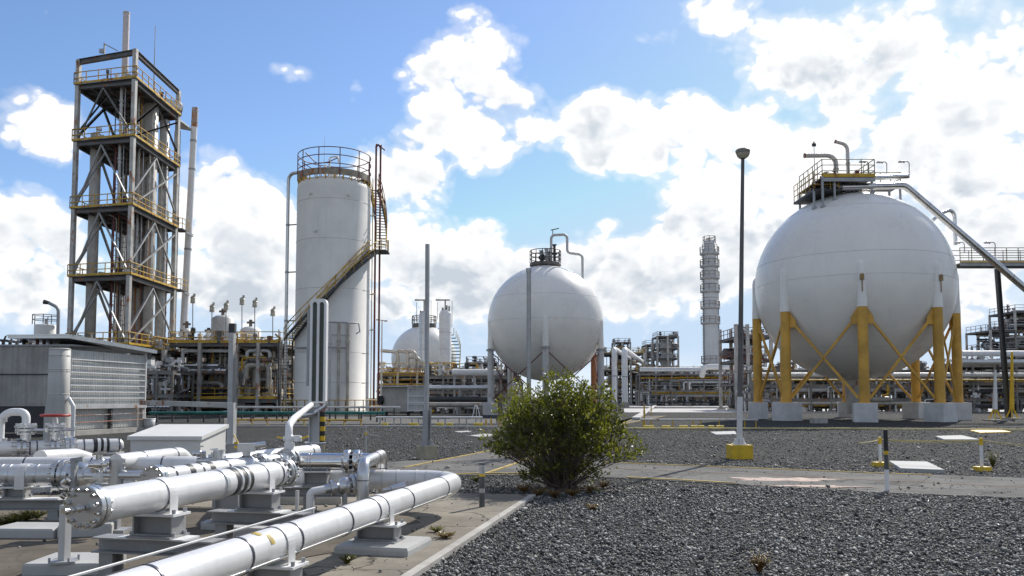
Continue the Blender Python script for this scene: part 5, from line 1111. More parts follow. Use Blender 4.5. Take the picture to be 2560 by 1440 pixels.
# walkway to the right
Yw = 63; tW = thing('access_walkway', 'raised steel walkway with railings leaving the right sphere', 'walkway', (X(2480, Yw), Yw, at(2480, 664, Yw).z)); zd_ = at(2480, 660, Yw).z
xa, xb_ = X(2398, Yw), X(2660, Yw)
b = MB(); b.box(((xa + xb_) / 2, Yw, zd_ - .05), (xb_ - xa, 1.2, .08)); part('deck', b, m_deck, tW); b = MB()
for yy in (-.6, .6): b.ibeam((xa, Yw + yy, zd_ - .12), (xb_, Yw + yy, zd_ - .12), .15, .26)
part('girder', b, m_steel, tW)
for yy in (-.6, .6): b = MB(); rail(b, [(xa, Yw + yy, zd_), (xb_, Yw + yy, zd_)], 1.15, 1.1 + yy * .3, .03, 2); part('railing', b, m_steel if yy > 0 else m_green2, tW)
b = MB(); kickplate(b, [(xa, Yw - .62, zd_), (xb_, Yw - .62, zd_)], .13, .03); part('toe_board', b, m_yellow, tW)
p, q = at(2521, 1047, 62.6), at(2493, 672, 62.6); p.z = 0; t = thing('walkway_post', 'dark leaning post carrying the walkway on the right', 'post', p); b = MB(); b.ibeam(p, q, .3, .3, .05, up=(1, 0, 0)); part('mast', b, m_dark, t); b = MB(); b.boxb(p, (1.4, .9, .14)); part('footing', b, m_conc, t)
gooseneck('floodlight on the walkway rail at far right', 2488, 606, 640, 62.4, -.55); gooseneck('double floodlight by the right shoulder of the right sphere', 2411, 606, 632, 62.6, -.5)
for px, y_a, y_b, Y_, w_, m1, lab in ((2488, 1040, 925, 58, .35, m_white, 'white pointed stand with a yellow tripod foot right of the right sphere'), (2530, 1034, 880, 62, .4, m_ybright, 'tall yellow stand on a pale footing near the right edge')):
    p = at(px, y_a, Y_); p.z = 0; q = at(px, y_b, Y_); t = thing('hydrant_stand', lab, 'stand', p); b = MB(); b.cyl(p + V((0, 0, .8)), (q.x, q.y, q.z), .17, .08, n=10); part('column', b, m1, t); b = MB()
    for a in (0, 2.1, 4.2): b.bar(p + V((math.cos(a) * .5, math.sin(a) * .5, 0)), p + V((0, 0, 1.0)), .08)
    part('foot', b, m_ybright, t); b = MB(); b.boxb(p, (1.3, 1.0, .1)); part('footing', b, m_conc, t)

# ---- middle sphere
MC = V((3.26, 80, 8.88)); MR = 5.62
tM, posM = sphere_tank('gas_sphere', 'medium white spherical gas tank on grey legs behind the bush', MC, MR, [0, 72, -72, -139, 119], 5.5, .29, 9.0, 6.3, (m_sphere, lambda a: m_orange if a == 119 else m_ltsteel), 1.15, None, 1.15, [MC.z, 6.0, 11.2])
for i, j in ((0, 1), (0, 2), (1, 4), (2, 3)):
    p, q = posM[i], posM[j]; b = MB(); b.cyl(p + V((0, 0, 6.0)), q + V((0, 0, 1.3)), .05, n=6); b.cyl(q + V((0, 0, 6.0)), p + V((0, 0, 1.3)), .05, n=6); part('tie_rod', b, m_brown, tM)
for p in posM: b = MB(); b.box(p + V((0, 0, 6.15)), (.64, .64, .2), .4); part('collar', b, m_steel, tM)
zt_ = MC.z + MR; tD = thing('crown_platform', 'small round railed platform on top of the middle sphere', 'platform', (MC.x, MC.y, zt_)); zt2 = zt_ + .25
b = MB(); b.lathe((MC.x, MC.y, zt2), [(0, 0), (1.5, 0), (1.55, -.25), (1.5, -.3), (.8, -.55)], 28); part('deck', b, m_pack, tD)
b = MB(); C_ = [(MC.x + 1.5 * math.cos(2 * math.pi * k / 14), MC.y + 1.5 * math.sin(2 * math.pi * k / 14), zt2) for k in range(14)]; rail(b, C_, 1.2, 2, .04, 2, closed=True); part('railing', b, m_dark, tD)
for k in range(9): p = V((MC.x + rnd.uniform(-1.1, .9), MC.y + rnd.uniform(-1, .6), zt2)); b = MB(); h_ = rnd.uniform(.5, 1.6); b.cyl(p, p + V((0, 0, h_)), .13); b.cyl(p + V((0, 0, h_)), p + V((0, 0, h_ + .1)), .22); b.cyl(p + V((-.25, 0, h_ * .5)), p + V((.25, 0, h_ * .5)), .12); part('crown_valve', b, rnd.choice([m_steel, m_dark, m_ltsteel]), tD)
P = [at(1378, 665, 80), at(1378, 588, 80), at(1418, 586, 80), at(1418, 632, 80), at(1456, 637, 80), at(1456, 700, 80)]; b = MB(); b.tube(P, .13, 12, .4); t = solo('vent_pipe', b, m_ltsteel, 'zigzag vent pipe on top of the middle sphere', 'vent pipe')
b = MB(); q = at(1382, 586, 80); b.cyl(q, q + V((0, 0, .5)), .04); b.bar(q + V((-.2, 0, .42)), q + V((.6, 0, .6)), .08); solo('weather_vane', b, m_dark, 'tiny vane lamp above the middle sphere vent pipe', 'lamp')
p = at(1322, 985, 73.2); p.z = 0; q = at(1322, 672, 73.2); t = thing('steel_mast', 'tall narrow grey channel mast in front of the middle sphere', 'mast', p); b = MB(); b.bar(p, (q.x, q.y, q.z), .3, .16, up=(0, 1, 0)); part('web', b, m_ltsteel, t); b = MB()
for s in (-.17, .17): b.bar(p + V((s, -.08, 0)), (q.x + s, q.y - .08, q.z), .05, .2, up=(0, 1, 0))
part('edge_flange', b, m_steel, t); b = MB(); b.boxb((q.x, q.y, q.z - .3), (.5, .3, .35)); part('cap', b, m_ltsteel, t)
b = MB(); q = gnd(1190, 1047); b.bar(q + V((-.3, 0, 0)), q + V((-.1, 0, 1.0)), .06); b.bar(q + V((.35, 0, 0)), q + V((.1, 0, 1.0)), .06); b.bar(q + V((-.1, 0, 1)), q + V((.12, 0, 1)), .1); b.bar(q + V((.0, .3, 0)), q + V((.05, 0, 1.0)), .06); solo('trestle', b, m_white, 'small white trestle beside the left plinth of the middle sphere', 'trestle')

# ---- far sphere and twin vessels
FC = V((-13.9, 130, 7.9)); FR = 5.1
tF2, _ = sphere_tank('gas_sphere', 'distant white spherical tank half hidden behind two slim vessels', FC, FR, [0, 60, 120, 180, 240, 300], 5.0, .3, 8.2, 5.5, (m_sphere, m_ltsteel), 1.2, None, 1.0, [FC.z])
zt_ = FC.z + FR; b = MB(); b.cyl((FC.x, FC.y, zt_ - .3), (FC.x, FC.y, zt_ + .3), 1.9, n=18); part('crown_deck', b, m_pack, tF2); b = MB(); rail(b, [(FC.x + 1.9 * math.cos(k * .524), FC.y + 1.9 * math.sin(k * .524), zt_ + .3) for k in range(12)], 1.2, 2, .06, 1, closed=True); part('crown_rail', b, m_dark, tF2)
b = MB(); sb = MB(); 
for k in range(24):
    f_ = k / 23; a = -2.0 + f_ * 1.1; z = .6 + f_ * 11.6; ph = math.acos(max(-1, min(1, (z - FC.z) / (FR + .1)))); rr = max((FR + .3) * math.sin(ph), 1.5) + .2 if z > FC.z else FR + .5
    q = V((FC.x + math.cos(.25 + a * .4) * rr, FC.y + math.sin(a) * rr * .4 - 3, z)); b.box(q, (1.3, .5, .12), a * .2); sb.cyl(q + V((.7, -.2, 0)), q + V((.7, -.2, 1.1)), .05, n=5)
part('stair_treads', b, m_green, tF2); part('stair_rail', sb, m_yellow, tF2)
for px, w_, yt_, yb, lab in ((1059, 27, 783, 1000, 'slim vessel with a T shaped vent, partly hidden by the tall grey post'), (1112, 31, 780, 1000, 'right slim pale vessel with a T shaped vent before the distant sphere')):
    p = at(px, 995, 108); r_ = pxs(w_, 108) / 2; zt_ = at(px, yt_, 108).z; t = thing('slim_vessel', lab, 'vessel', (p.x, p.y, 0)); b = MB(); b.lathe((p.x, p.y, 0), [(r_, 0), (r_, zt_ - .3), (r_ * .7, zt_ + .2), (0, zt_ + .4)], 24); part('shell', b, m_clad2 if px < 1100 else m_white, t)
    for z in (3, 5.5, 8, 10.2): b = MB(); b.ring((p.x, p.y, z), r_ + .01, .04, 24); part('hoop', b, m_seam, t)
    b = MB(); zz = at(px, 750, 108).z; b.cyl((p.x, p.y, zt_), (p.x, p.y, zz), .1, n=8); b.cyl((p.x - .9, p.y, zz), (p.x + .6, p.y, zz), .1, n=8); b.boxb((p.x - 1, p.y, zz - .1), (.5, .3, .2)); part('vent', b, m_beige, t)
    b = MB(); b.cyl((p.x + .9, p.y, zt_ - 2), (p.x + .9, p.y, zz - .1), .03, n=5); b.cyl((p.x - 1.0, p.y, zt_ - 1), (p.x - 1.0, p.y, zz - .3), .03, n=5); part('whip', b, m_dark, t)
    b = MB(); rail(b, [(p.x + (r_ + .5) * math.cos(k * .785), p.y + (r_ + .5) * math.sin(k * .785), 5.2) for k in range(8)], 1.0, 2, .05, 1, closed=True); b.cyl((p.x, p.y, 5.05), (p.x, p.y, 5.2), r_ + .55, n=12); part('ring_deck', b, m_yellow, t)
    for k in range(5): q = V((p.x + rnd.uniform(-r_, r_), p.y - .2, zt_)); b = MB(); b.cyl(q, q + V((0, 0, rnd.uniform(.3, .9))), .1); part('top_valve', b, m_pack, t)
# ---- chimney-like column
p = at(1779, 995, 200); t = thing('banded_column', 'very tall pale distillation column with many ring platforms in the far centre right', 'column tower', (p.x, p.y, 0)); zz = lambda py: at(1779, py, 200).z
r_ = pxs(37, 200) / 2; b = MB(); b.lathe((p.x, p.y, 0), [(r_ * 1.04, 0), (r_ * 1.02, zz(800)), (r_ * .93, zz(660)), (r_ * .92, zz(632)), (r_ * .75, zz(620)), (r_ * .72, zz(602)), (r_ * .4, zz(600)), (0, zz(599))], 32); part('shell', b, M('column_paint', (.70, .70, .70), .5, var=.08, vs=.3, streak=.35), t)
for py in (633, 664, 694, 727, 768, 806, 905):
    z = zz(py); b = MB(); b.lathe((p.x, p.y, z), [(r_ * .8, 0), (r_ * 1.32, 0), (r_ * 1.32, -.4), (r_ * .9, -.7)], 24); part('ring_deck', b, m_ltsteel, t); b = MB(); rail(b, [(p.x + r_ * 1.3 * math.cos(k * .628), p.y + r_ * 1.3 * math.sin(k * .628), z) for k in range(10)], 1.4, 3, .07, 1, closed=True); part('ring_rail', b, m_beige, t)
for py in (612, 648, 678, 710, 745, 785, 830, 860): b = MB(); b.ring((p.x, p.y, zz(py)), r_ * .97, .09, 28, 5); part('hoop', b, m_beige, t)
b = MB()
for s in (-1.08, 1.08): b.cyl((p.x + r_ * s, p.y - .6, 3), (p.x + r_ * s * .92, p.y - .6, zz(615)), .13, n=6)
for k in range(60): q = V((p.x - r_ * 1.08, p.y - .6, 4 + k * .55)); b.box(q, (.5, .5, .1))
part('ladder', b, m_steel, t); b = MB(); b.cyl((p.x, p.y, zz(600)), (p.x, p.y, zz(596)), .5); rail(b, [(p.x + r_ * .85 * math.cos(k * .9), p.y + r_ * .85 * math.sin(k * .9), zz(608)) for k in range(7)], 1.6, 3, .08, 1, closed=True); part('top_fitting', b, m_beige, t)
b = MB(); b.cyl((p.x - 3, p.y - 3, 0), (p.x - 3, p.y - 3, zz(925)), 1.3, n=16); part('side_drum', b, m_ltsteel, t)

# ---- big rounded white loop pipes
for k, (px, w_) in enumerate(((1536, 12), (1562, 15))):
    Y_ = (150, 140)[k]; r_ = pxs(w_, Y_) / 2; p = at(px, 995, Y_); zt_ = at(px, 872 if k == 0 else 874, Y_).z; t = thing('loop_pipe', ('slimmer' if k == 0 else 'thicker') + ' of the two tall white loop pipes right of the middle sphere', 'pipeline', (p.x, p.y, 0))
    b = MB(); e1 = at(1588 if k == 0 else 1616, 902, 210); b.tube([(p.x, p.y, 0), (p.x, p.y, zt_), (e1.x, e1.y, zt_ + .2)], r_, 16, 1.2); part('pipe_body', b, m_white, t); b = MB(); b.boxb((p.x, p.y, 0), (r_ * 2.6, r_ * 2.6, .9)); part('plinth', b, m_conc, t); b = MB(); b.cyl((p.x, p.y, zt_ * .52), (p.x, p.y, zt_ * .54), r_ * 1.04, n=16); part('joint_band', b, m_steel, t)

# ================================================================== DENSE PROCESS UNITS
PIPEM = [m_alu, m_ltsteel, m_beige, m_pack, m_clad2, m_white, m_steel, m_dark, m_pack, m_dark, m_beige, m_yellow]
def unit(name, label, cat, px0, px1, Y, dep, levels, seed, ncol=4, pipes=8, verts=8, drums=2, stuff=10, rails=True, colm=None, group=None, colw=.3, top=None, deckgap=False, railm=None, prad=(.07, .28), verts2=0, pm=None, kick=.14):
    PM = pm or PIPEM
    r2 = random.Random(seed); xa, xb = at(px0, 995, Y).x, at(px1, 995, Y).x; t = thing(name, label, cat, ((xa + xb) / 2, Y + dep / 2, 0), group); zmax = levels[-1]
    for i in range(ncol):
        x = xa + (xb - xa) * i / (ncol - 1)
        for y in (Y, Y + dep):
            b = MB(); b.bar((x, y, 0), (x, y, zmax + (top or 0)), colw, colw * .9, up=(.16, .98, 0)); b.boxb((x, y, 0), (colw * 2.2, colw * 2.2, .25)); part('column', b, colm or m_col, t)
    for li, z in enumerate(levels):
        b = MB()
        for y in (Y, Y + dep): b.ibeam((xa, y, z - .2), (xb, y, z - .2), colw * .6, .35)
        for i in range(ncol): x = xa + (xb - xa) * i / (ncol - 1); b.ibeam((x, Y, z - .2), (x, Y + dep, z - .2), colw * .6, .3)
        part('floor_beam', b, m_rack if verts2 else m_tsteel, t)
        if not deckgap or li == len(levels) - 1: b = MB(); b.prism([(xa, Y + .05), (xb, Y + .05), (xb, Y + dep - .05), (xa, Y + dep - .05)], z - .05, z); part('deck', b, m_deck, t)
        if rails: b = MB(); rail(b, [(xa, Y + dep, z), (xa, Y - .1, z), (xb, Y - .1, z), (xb, Y + dep, z)], 1.1, 1.8, .035 + Y * .00012, 1); kickplate(b, [(xa, Y - .12, z), (xb, Y - .12, z)], kick, .03); part('railing', b, railm or m_yellow, t)
    zs = [0] + list(levels)
    for k in range(pipes * len(levels)):
        li = r2.randrange(len(levels)); z = r2.uniform(zs[li] + .5, zs[li + 1] - .5); y = Y + r2.uniform(.1, dep - .1); r_ = r2.uniform(*prad); x0 = xa + (xb - xa) * r2.uniform(-.02, .35); x1 = xa + (xb - xa) * r2.uniform(.6, 1.02)
        b = MB(); pts = [V((x0, y, z)), V((x1, y, z))]
        if r2.random() < .5: pts.append(V((x1, y + r2.uniform(-.2, .2), max(.2, z - r2.uniform(.8, 2.5)))))
        if r2.random() < .4: pts.insert(0, V((x0, y, max(.2, z - r2.uniform(.8, 2.2)))))
        b.tube(pts, r_, 8, r_ * 2)
        for q in range(r2.randrange(4)): x = r2.uniform(x0, x1); b.cyl((x, y, z), (x + .12, y, z), r_ * 1.7, n=10)
        part('pipe', b, r2.choice(PM), t)
    for k in range(verts):
        x = r2.uniform(xa, xb); y = Y + r2.uniform(0, dep); z1 = r2.choice(zs[1:]) + r2.uniform(-.5, .8); b = MB(); b.tube([(x, y, 0), (x, y, z1), (x + r2.uniform(-1, 1), y, z1 + r2.uniform(0, .6))], r2.uniform(.05, .16), 8, .2); part('riser', b, r2.choice(PM), t)
    for k in range(verts2):    # short drops, stands and small risers between the levels
        x = r2.uniform(xa, xb); y = Y + r2.uniform(-.3, dep); li = r2.randrange(len(levels)); z0 = zs[li] + r2.uniform(0, .5); z1 = zs[li + 1] + r2.uniform(-.7, .3); b = MB(); r_ = r2.uniform(.05, .2)
        b.tube([(x + r2.uniform(-.8, .8), y, z0), (x, y, z0 + .1), (x, y, z1), (x + r2.uniform(-1.2, 1.2), y, z1 + r2.uniform(-.1, .2))], r_, 8, .25); b.cyl((x, y, (z0 + z1) / 2), (x, y, (z0 + z1) / 2 + .15), r_ * 2, n=8); part('riser', b, r2.choice(PM + [m_yellow, m_white, m_pack]), t)
    for k in range(drums):
        x = xa + (xb - xa) * r2.uniform(.1, .9); y = Y + dep * r2.uniform(.3, .8); li = r2.randrange(len(levels)); z0 = zs[li] + .25; h_ = (zs[li + 1] - zs[li]) * r2.uniform(.5, .8); rr = r2.uniform(.35, .8); b = MB()
        if r2.random() < .55: b.lathe((x, y, 0), [(rr * .8, z0), (rr, z0 + .1), (rr, z0 + h_), (rr * .6, z0 + h_ + rr * .35), (0, z0 + h_ + rr * .45)], 18)
        else: b.lathe((x - 1.6, y, z0 + rr), [(0, -.3), (rr * .6, -.2), (rr, 0), (rr, 3.2), (rr * .6, 3.4), (0, 3.5)], 18, (1, 0, 0))
        part('drum', b, r2.choice([m_ltsteel, m_pack, m_beige, m_pack]), t)
    for k in range(stuff):
        x = r2.uniform(xa, xb); y = Y + r2.uniform(0, dep * .6); z = r2.choice(zs) ; b = MB(); h_ = r2.uniform(.4, 1.5); b.cyl((x, y, z), (x, y, z + h_), r2.uniform(.08, .25)); b.boxb((x, y, z + h_ * .7), (r2.uniform(.2, .8), .4, r2.uniform(.15, .5)), r2.uniform(0, 3)); b.cyl((x - .45, y, z + h_ * .4), (x + .45, y, z + h_ * .4), r2.uniform(.07, .18)); b.ring((x, y, z + h_ + .1), .2, .03, 10, 5); part('valve', b, r2.choice([m_pack, m_dark, m_steel, m_white, m_beige, m_ltsteel, m_pack]), t)
    return t, xa, xb
# low two-storey unit between tower and tall tank (two wings meeting at a corner post)
Yl = 80.5; zL2 = at(577, 852, Yl).z; zL1 = at(577, 1000, Yl + 4).z
unit('process_unit', 'low two-storey process unit with yellow railings between the tower and the tall tank', 'process unit', 418, 577, Yl + 3, 9, [1.5, zL2], 21, 3, 34, 18, 10, 40, colw=.36, kick=.28)
unit('process_unit', 'right wing of the low process unit, ending at the spiral stair', 'process unit', 590, 698, Yl + 1.5, 11, [1.5, zL2 - .1], 22, 3, 30, 16, 9, 34, colw=.34, kick=.28)
DARKP = [m_pack, m_dark, m_steel, m_beige, m_inner, m_dark, m_rusty, m_pack]
unit('process_unit', 'dark rear bay seen through the columns of the low unit, left of the tall tank', 'process unit', 405, 722, Yl + 15, 7, [2.2, 4.6, 7.2], 24, 7, 26, 24, 10, 50, colw=.35, colm=m_rack, pm=DARKP, prad=(.12, .42))
unit('process_unit', 'dark pipe-filled unit under the tall open tower, behind the shed', 'process unit', 150, 408, 82, 8, [1.5, 6.4], 23, 6, 26, 20, 9, 46, colw=.4)
p = at(577, 1033, Yl); p.z = 0; t = thing('corner_column', 'pale steel corner column where the two wings of the low unit meet', 'steel column', p); b = MB(); b.bar(p + V((0, 0, .4)), (p.x, p.y, at(577, 815, Yl).z), .5, .5, up=(.16, .98, 0)); part('column', b, m_ltsteel, t); b = MB(); b.boxb(p, (1.1, 1.1, .4)); part('footing', b, m_conc, t); b = MB(); b.bar((p.x, p.y, at(577, 832, Yl).z), (p.x, p.y, at(577, 809, Yl).z), .58, .58); part('dark_cap', b, m_dark, t)
# dark ground-level interior wall of equipment behind the low unit
for k, (px, yt_, r_) in enumerate(((555, 790, 1.2), (625, 818, 1.1), (520, 838, .7), (465, 822, .6))):
    p = at(px, 900, Yl + 8); zt_ = at(px, yt_, Yl + 8).z; t = thing('roof_drum', ['pale drum with a domed lamp on the low unit deck', 'white drum on the right wing deck of the low unit', 'small grey drum on the low unit deck', 'low white drum beside the slim stack'][k], 'drum', (p.x, p.y, zL2)); b = MB(); b.lathe((p.x, p.y, 0), [(r_, zL2), (r_, zt_ - .3), (r_ * .6, zt_), (0, zt_ + .1)], 18); part('shell', b, [m_ltsteel, m_white, m_clad2, m_white][k], t); b = MB(); b.cyl((p.x, p.y, zt_), (p.x, p.y, zt_ + .8), .18); b.cyl((p.x - .4, p.y, zt_ + .5), (p.x + .4, p.y, zt_ + .5), .12); part('nozzle', b, m_pack, t)
for k, (px, yt_) in enumerate(((482, 758), (605, 762), (637, 768), (530, 780), (565, 775), (682, 790))):
    p = at(px, 850, Yl + 5); q = at(px, yt_, Yl + 5); t = thing('deck_lamp', ['deck lamp next to the slim stack on the low unit', 'left of the pair of tall deck lamps on the right wing', 'right of the pair of tall deck lamps on the right wing', 'bent deck lamp above the small grey drum', 'deck lamp atop the pale domed drum', 'deck lamp nearest the spiral stair'][k], 'lamp', (p.x, p.y, zL2), 'lamps on the low unit deck')
    b = MB(); b.cyl((p.x, p.y, zL2), q, .05, n=6); part('pole', b, m_steel, t); b = MB(); b.cyl(q, q + V((0, 0, .55)), .26, .22, n=10); b.cyl(q + V((0, 0, .55)), q + V((0, 0, .8)), .3, .1, n=10); b.cyl(q + V((.15, 0, .7)), q + V((.15, 0, 1.0)), .12); part('lamp_head', b, M('lamp_glazing', (.5, .47, .38), .3, var=.3, vs=6), t)
# street lamp and vessel far left
p = at(146, 870, 70); q = at(146, 778, 70); t = thing('street_lamp', 'bent-arm street lamp at the left of the process tower', 'street lamp', (p.x, p.y, 0)); b = MB(); b.tube([(p.x, p.y, 0), (q.x, q.y, q.z + .3), (q.x - .9, q.y, q.z + .75)], .14, 10, .6); part('pole', b, m_steel, t); b = MB(); b.cyl((q.x - .75, q.y, q.z + .7), (q.x - 1.25, q.y, q.z + .8), .13, .2); part('lamp_head', b, m_dark, t)
p = at(113, 900, 95); t = thing('storage_drum', 'pale square-topped drum at far left behind the shed roof', 'drum', (p.x, p.y, 0)); b = MB(); b.lathe((p.x, p.y, 0), [(1.25, 0), (1.25, at(113, 815, 95).z), (1.1, at(113, 812, 95).z), (0, at(113, 811, 95).z)], 20); part('shell', b, m_tank, t); b = MB(); z_ = at(113, 812, 95).z; rail(b, [(p.x + 1.5 * math.cos(k), p.y + 1.5 * math.sin(k), z_) for k in range(6)], 1.1, 1, .05, 1, closed=True); b.cyl((p.x, p.y, z_), (p.x, p.y, z_ + .7), .2); part('top_rail', b, m_steel, t)
unit('process_unit', 'cluttered yellow and dark unit seen between the tower legs at far left', 'process unit', 60, 300, 112, 6, [4, 8.5], 31, 5, 10, 14, 3, 34, colw=.3)

# cabinets
Yc_ = 74; xa, xm, xb_ = at(953, 1000, Yc_).x, at(1020, 1000, Yc_).x, at(1062, 1000, Yc_ + 1.2).x
t = thing('cooling_cabinet', 'grey panelled cabinet with a white slatted side, left of the grey post', 'cabinet', ((xa + xb_) / 2, Yc_ + 1.5, 0)); zb_, zt_ = at(1000, 1029, Yc_).z, at(1000, 967, Yc_).z
b = MB(); b.prism([(xa, Yc_ + .3), (xm, Yc_), (xm + .3, Yc_ + 3), (xa, Yc_ + 3.2)], zb_, zt_); part('body', b, M('cabinet_panels', (.42, .40, .36), .7, var=.2, vs=1.2, streak=.4), t)
b = MB(); b.prism([(xm, Yc_ + .03), (xb_, Yc_ + 1.0), (xb_, Yc_ + 3), (xm + .3, Yc_ + 3)], zb_ + .02, zt_ - .02); part('slatted_wing', b, m_ltsteel, t)
b = MB(); d0, d1 = V((xm, Yc_ - .02, 0)), V((xb_, Yc_ + .95, 0))
for f_ in (.04, .3, .36, .62, .95): z = zb_ + (zt_ - zb_) * f_; b.bar(d0 + V((0, 0, z)), d1 + V((0, 0, z)), .08, .09)
for f_ in (0, 1): q = d0.lerp(d1, f_); b.bar(q + V((0, 0, zb_)), q + V((0, 0, zt_)), .09, .09)
part('slat_frame', b, m_white, t); b = MB(); b.bar((xa - .2, Yc_ + .1, zt_ + .05), (xm, Yc_ - .2, zt_ + .05), .5, .1); b.bar((xm, Yc_ - .2, zt_ + .09), (xb_ + .1, Yc_ + .9, zt_ + .09), .5, .1); part('roof', b, m_ltsteel, t)
for x in (xa + .3, xm - .1, xb_ - .2): b = MB(); b.bar((x, Yc_ + 1.2, 0), (x, Yc_ + 1.2, zb_), .25); part('leg', b, m_dark, t)
b = MB(); b.cyl((xa - .2, Yc_ + .2, (zb_ + zt_) / 2 - .1), (xa, Yc_ + .35, (zb_ + zt_) / 2 - .1), .42, n=18); part('fan_port', b, m_black, t)

# long pipe racks
def pipe_rack(label, px0, px1, Y, levels, seed, n_p, dep=3, big=None, ncol=7, valves=14, drops=10):
    return unit('pipe_rack', label, 'pipe rack', px0, px1, Y, dep, levels, seed, ncol, n_p, drops, 1, valves, rails=False, colw=.22, deckgap=True, prad=(.06, .24), colm=m_rack, verts2=40)
pipe_rack('low pipe rack crossing behind the grey post and the middle sphere', 1060, 1300, 88, [1.2, 2.4, 4.0], 41, 16, 4, ncol=6, valves=80, drops=50)
unit('process_unit', 'yellow railed pump unit in front of the distant sphere', 'process unit', 945, 1190, 94, 6, [3.1, 4.4], 42, 6, 9, 16, 3, 30, colw=.25)
for k, (py, r_, px0, px1, m_, lab) in enumerate(((931, .32, 1130, 1240, m_white, 'thick white pipe at the top of the low rack left of the middle sphere'), (969, .24, 1062, 1235, m_clad2, 'thick grey pipe along the middle of the low rack'), (998, .27, 1062, 1225, m_dark, 'thick dark pipe near the ground left of the middle sphere'), (1012, .24, 1070, 1215, m_beige, 'brownish ground pipe left of the middle sphere'))):
    a, c = at(px0, py, 84 - k * 1.2), at(px1, py, 84 - k * 1.2); t = thing('rack_pipe', lab, 'pipeline', (a.x, a.y, 0)); b = MB(); b.cyl(a, c, r_, n=16); part('pipe_body', b, m_, t)
    for f_ in (.05, .5, .95): q = a.lerp(c, f_); b = MB(); b.bar((q.x, q.y, 0), (q.x, q.y, q.z - r_ * .9), .2); part('stand', b, m_steel, t)
for k, px in enumerate((975, 1000, 1018, 1028)):
    Y_ = 90; q = at(px, 880 + (k == 3) * 15, Y_); t = thing('bent_pipe', ['leftmost bent vent pipe of the pump unit', 'second bent vent pipe of the pump unit', 'third bent vent pipe of the pump unit', 'shortest bent vent pipe of the pump unit'][k], 'vent pipe', (q.x, q.y, 4.4)); b = MB(); b.tube([(q.x + .9, q.y, 4.4), (q.x + .9, q.y, q.z), (q.x - (1.0 if k == 0 else .3), q.y, q.z + .15)], .2, 10, .5); part('pipe_body', b, m_beige, t); b = MB(); b.cyl((q.x + .9, q.y, 5), (q.x + .9, q.y, 5.2), .32); part('flange', b, m_steel, t)
p = at(953, 1000, 84); t = thing('street_lamp', 'thin double-headed lamp post right of the tall tank', 'street lamp', (p.x, p.y, 0)); q = at(955, 801, 84); b = MB(); b.cyl((p.x, p.y, 0), q, .09, .06, n=8); part('pole', b, m_ltsteel, t); b = MB(); b.bar(q + V((-.35, 0, .05)), q + V((.4, 0, -.05)), .08); b.boxb(q + V((-.45, 0, 0)), (.3, .2, .12)); b.boxb(q + V((.4, 0, -.12)), (.3, .2, .12)); part('lamp_head', b, m_steel, t)
unit('process_unit', 'distant platform with small valves just left of the middle sphere', 'process unit', 1165, 1245, 150, 8, [6.2, 8.0], 43, 3, 6, 8, 2, 22, colw=.35, railm=m_steel)
# right of the middle sphere
unit('process_unit', 'far two-deck unit behind the white loop pipes', 'process unit', 1508, 1612, 190, 12, [4.5, 8, 12], 51, 4, 8, 10, 3, 22, colw=.5)
unit('process_tower', 'far slim process tower just left of the thicker loop pipe', 'process tower', 1537, 1577, 235, 5, [9, 12, 15, 17.5], 52, 3, 5, 8, 2, 14, colw=.5, railm=m_steel)
unit('process_tower', 'far process tower, shorter of the pair left of the banded column', 'process tower', 1616, 1645, 215, 6, [5, 9, 12.5, 15.5], 53, 3, 6, 10, 3, 14, colw=.5, railm=m_steel)
t, xa, xb = unit('process_tower', 'far process tower with hooked vents, taller of the pair left of the banded column', 'process tower', 1645, 1697, 205, 7, [5, 8.5, 11.5, 14, 17], 54, 3, 5, 10, 3, 16, colw=.5, railm=m_steel)
b = MB(); b.lathe(((xa + xb) / 2, 208, 0), [(1.6, 0), (1.6, 8), (1.1, 9.5), (1.5, 10.5), (1.5, 14.5), (1.0, 16.5), (0, 17)], 20); part('inner_vessel', b, m_ltsteel, t)
for px0, px1, dy in ((1657, 1645, 843), (1674, 1694, 838)):
    q = at(px0, 860, 206); e = at(px1, dy, 206); b = MB(); b.tube([(q.x, q.y, 17), (q.x, q.y, e.z), e], .18, 8, 1.0); part('hooked_vent', b, m_pack, t)
pipe_rack('long far pipe rack running right behind the lamp post', 1600, 1960, 165, [3.2, 6.5], 55, 22, 5, ncol=10, valves=80, drops=40)
P = [at(1600, 924, 160), at(1752, 924, 160), at(1768, 917, 158), at(1900, 917, 156)]; b = MB(); b.tube(P[:2], .42, 12); solo('rack_pipe', b, m_clad2, 'slim grey pipe on top of the left half of the long far pipe rack', 'pipeline'); b = MB(); b.tube([P[1] + V((.2, 0, -1.2)), P[2] + V((-.6, 0, 0)), P[3]], .55, 14, 1.2); solo('rack_pipe', b, m_white, 'thick white pipe bending down on the right half of the long far pipe rack', 'pipeline')
for k, px in enumerate((1738, 1746, 1800, 1812)):
    p = at(px, 1000, 172); b = MB(); rr = (1.0, .8, 1.3, 1.2)[k]; b.lathe((p.x, p.y, 0), [(rr, .4), (rr, 7.0 - k * .4), (rr * .5, 7.6 - k * .4), (0, 7.7 - k * .4)], 18); solo('far_vessel', b, m_white, 'white upright vessel standing among the far rack below the banded column', 'vessel', 'white vessels below the banded column')
t, xa, xb = unit('process_unit', 'brown open frame structure behind the left leg of the right sphere', 'process unit', 1842, 1930, 105, 8, [3.5, 6.5, 9.5], 56, 4, 8, 12, 3, 26, colw=.45, railm=m_brown, top=1.5)
pipe_rack('pipe rack behind the yellow legs of the right sphere', 1880, 2420, 96, [1.6, 3.2, 4.9], 57, 20, 4, ncol=12, valves=90, drops=60)
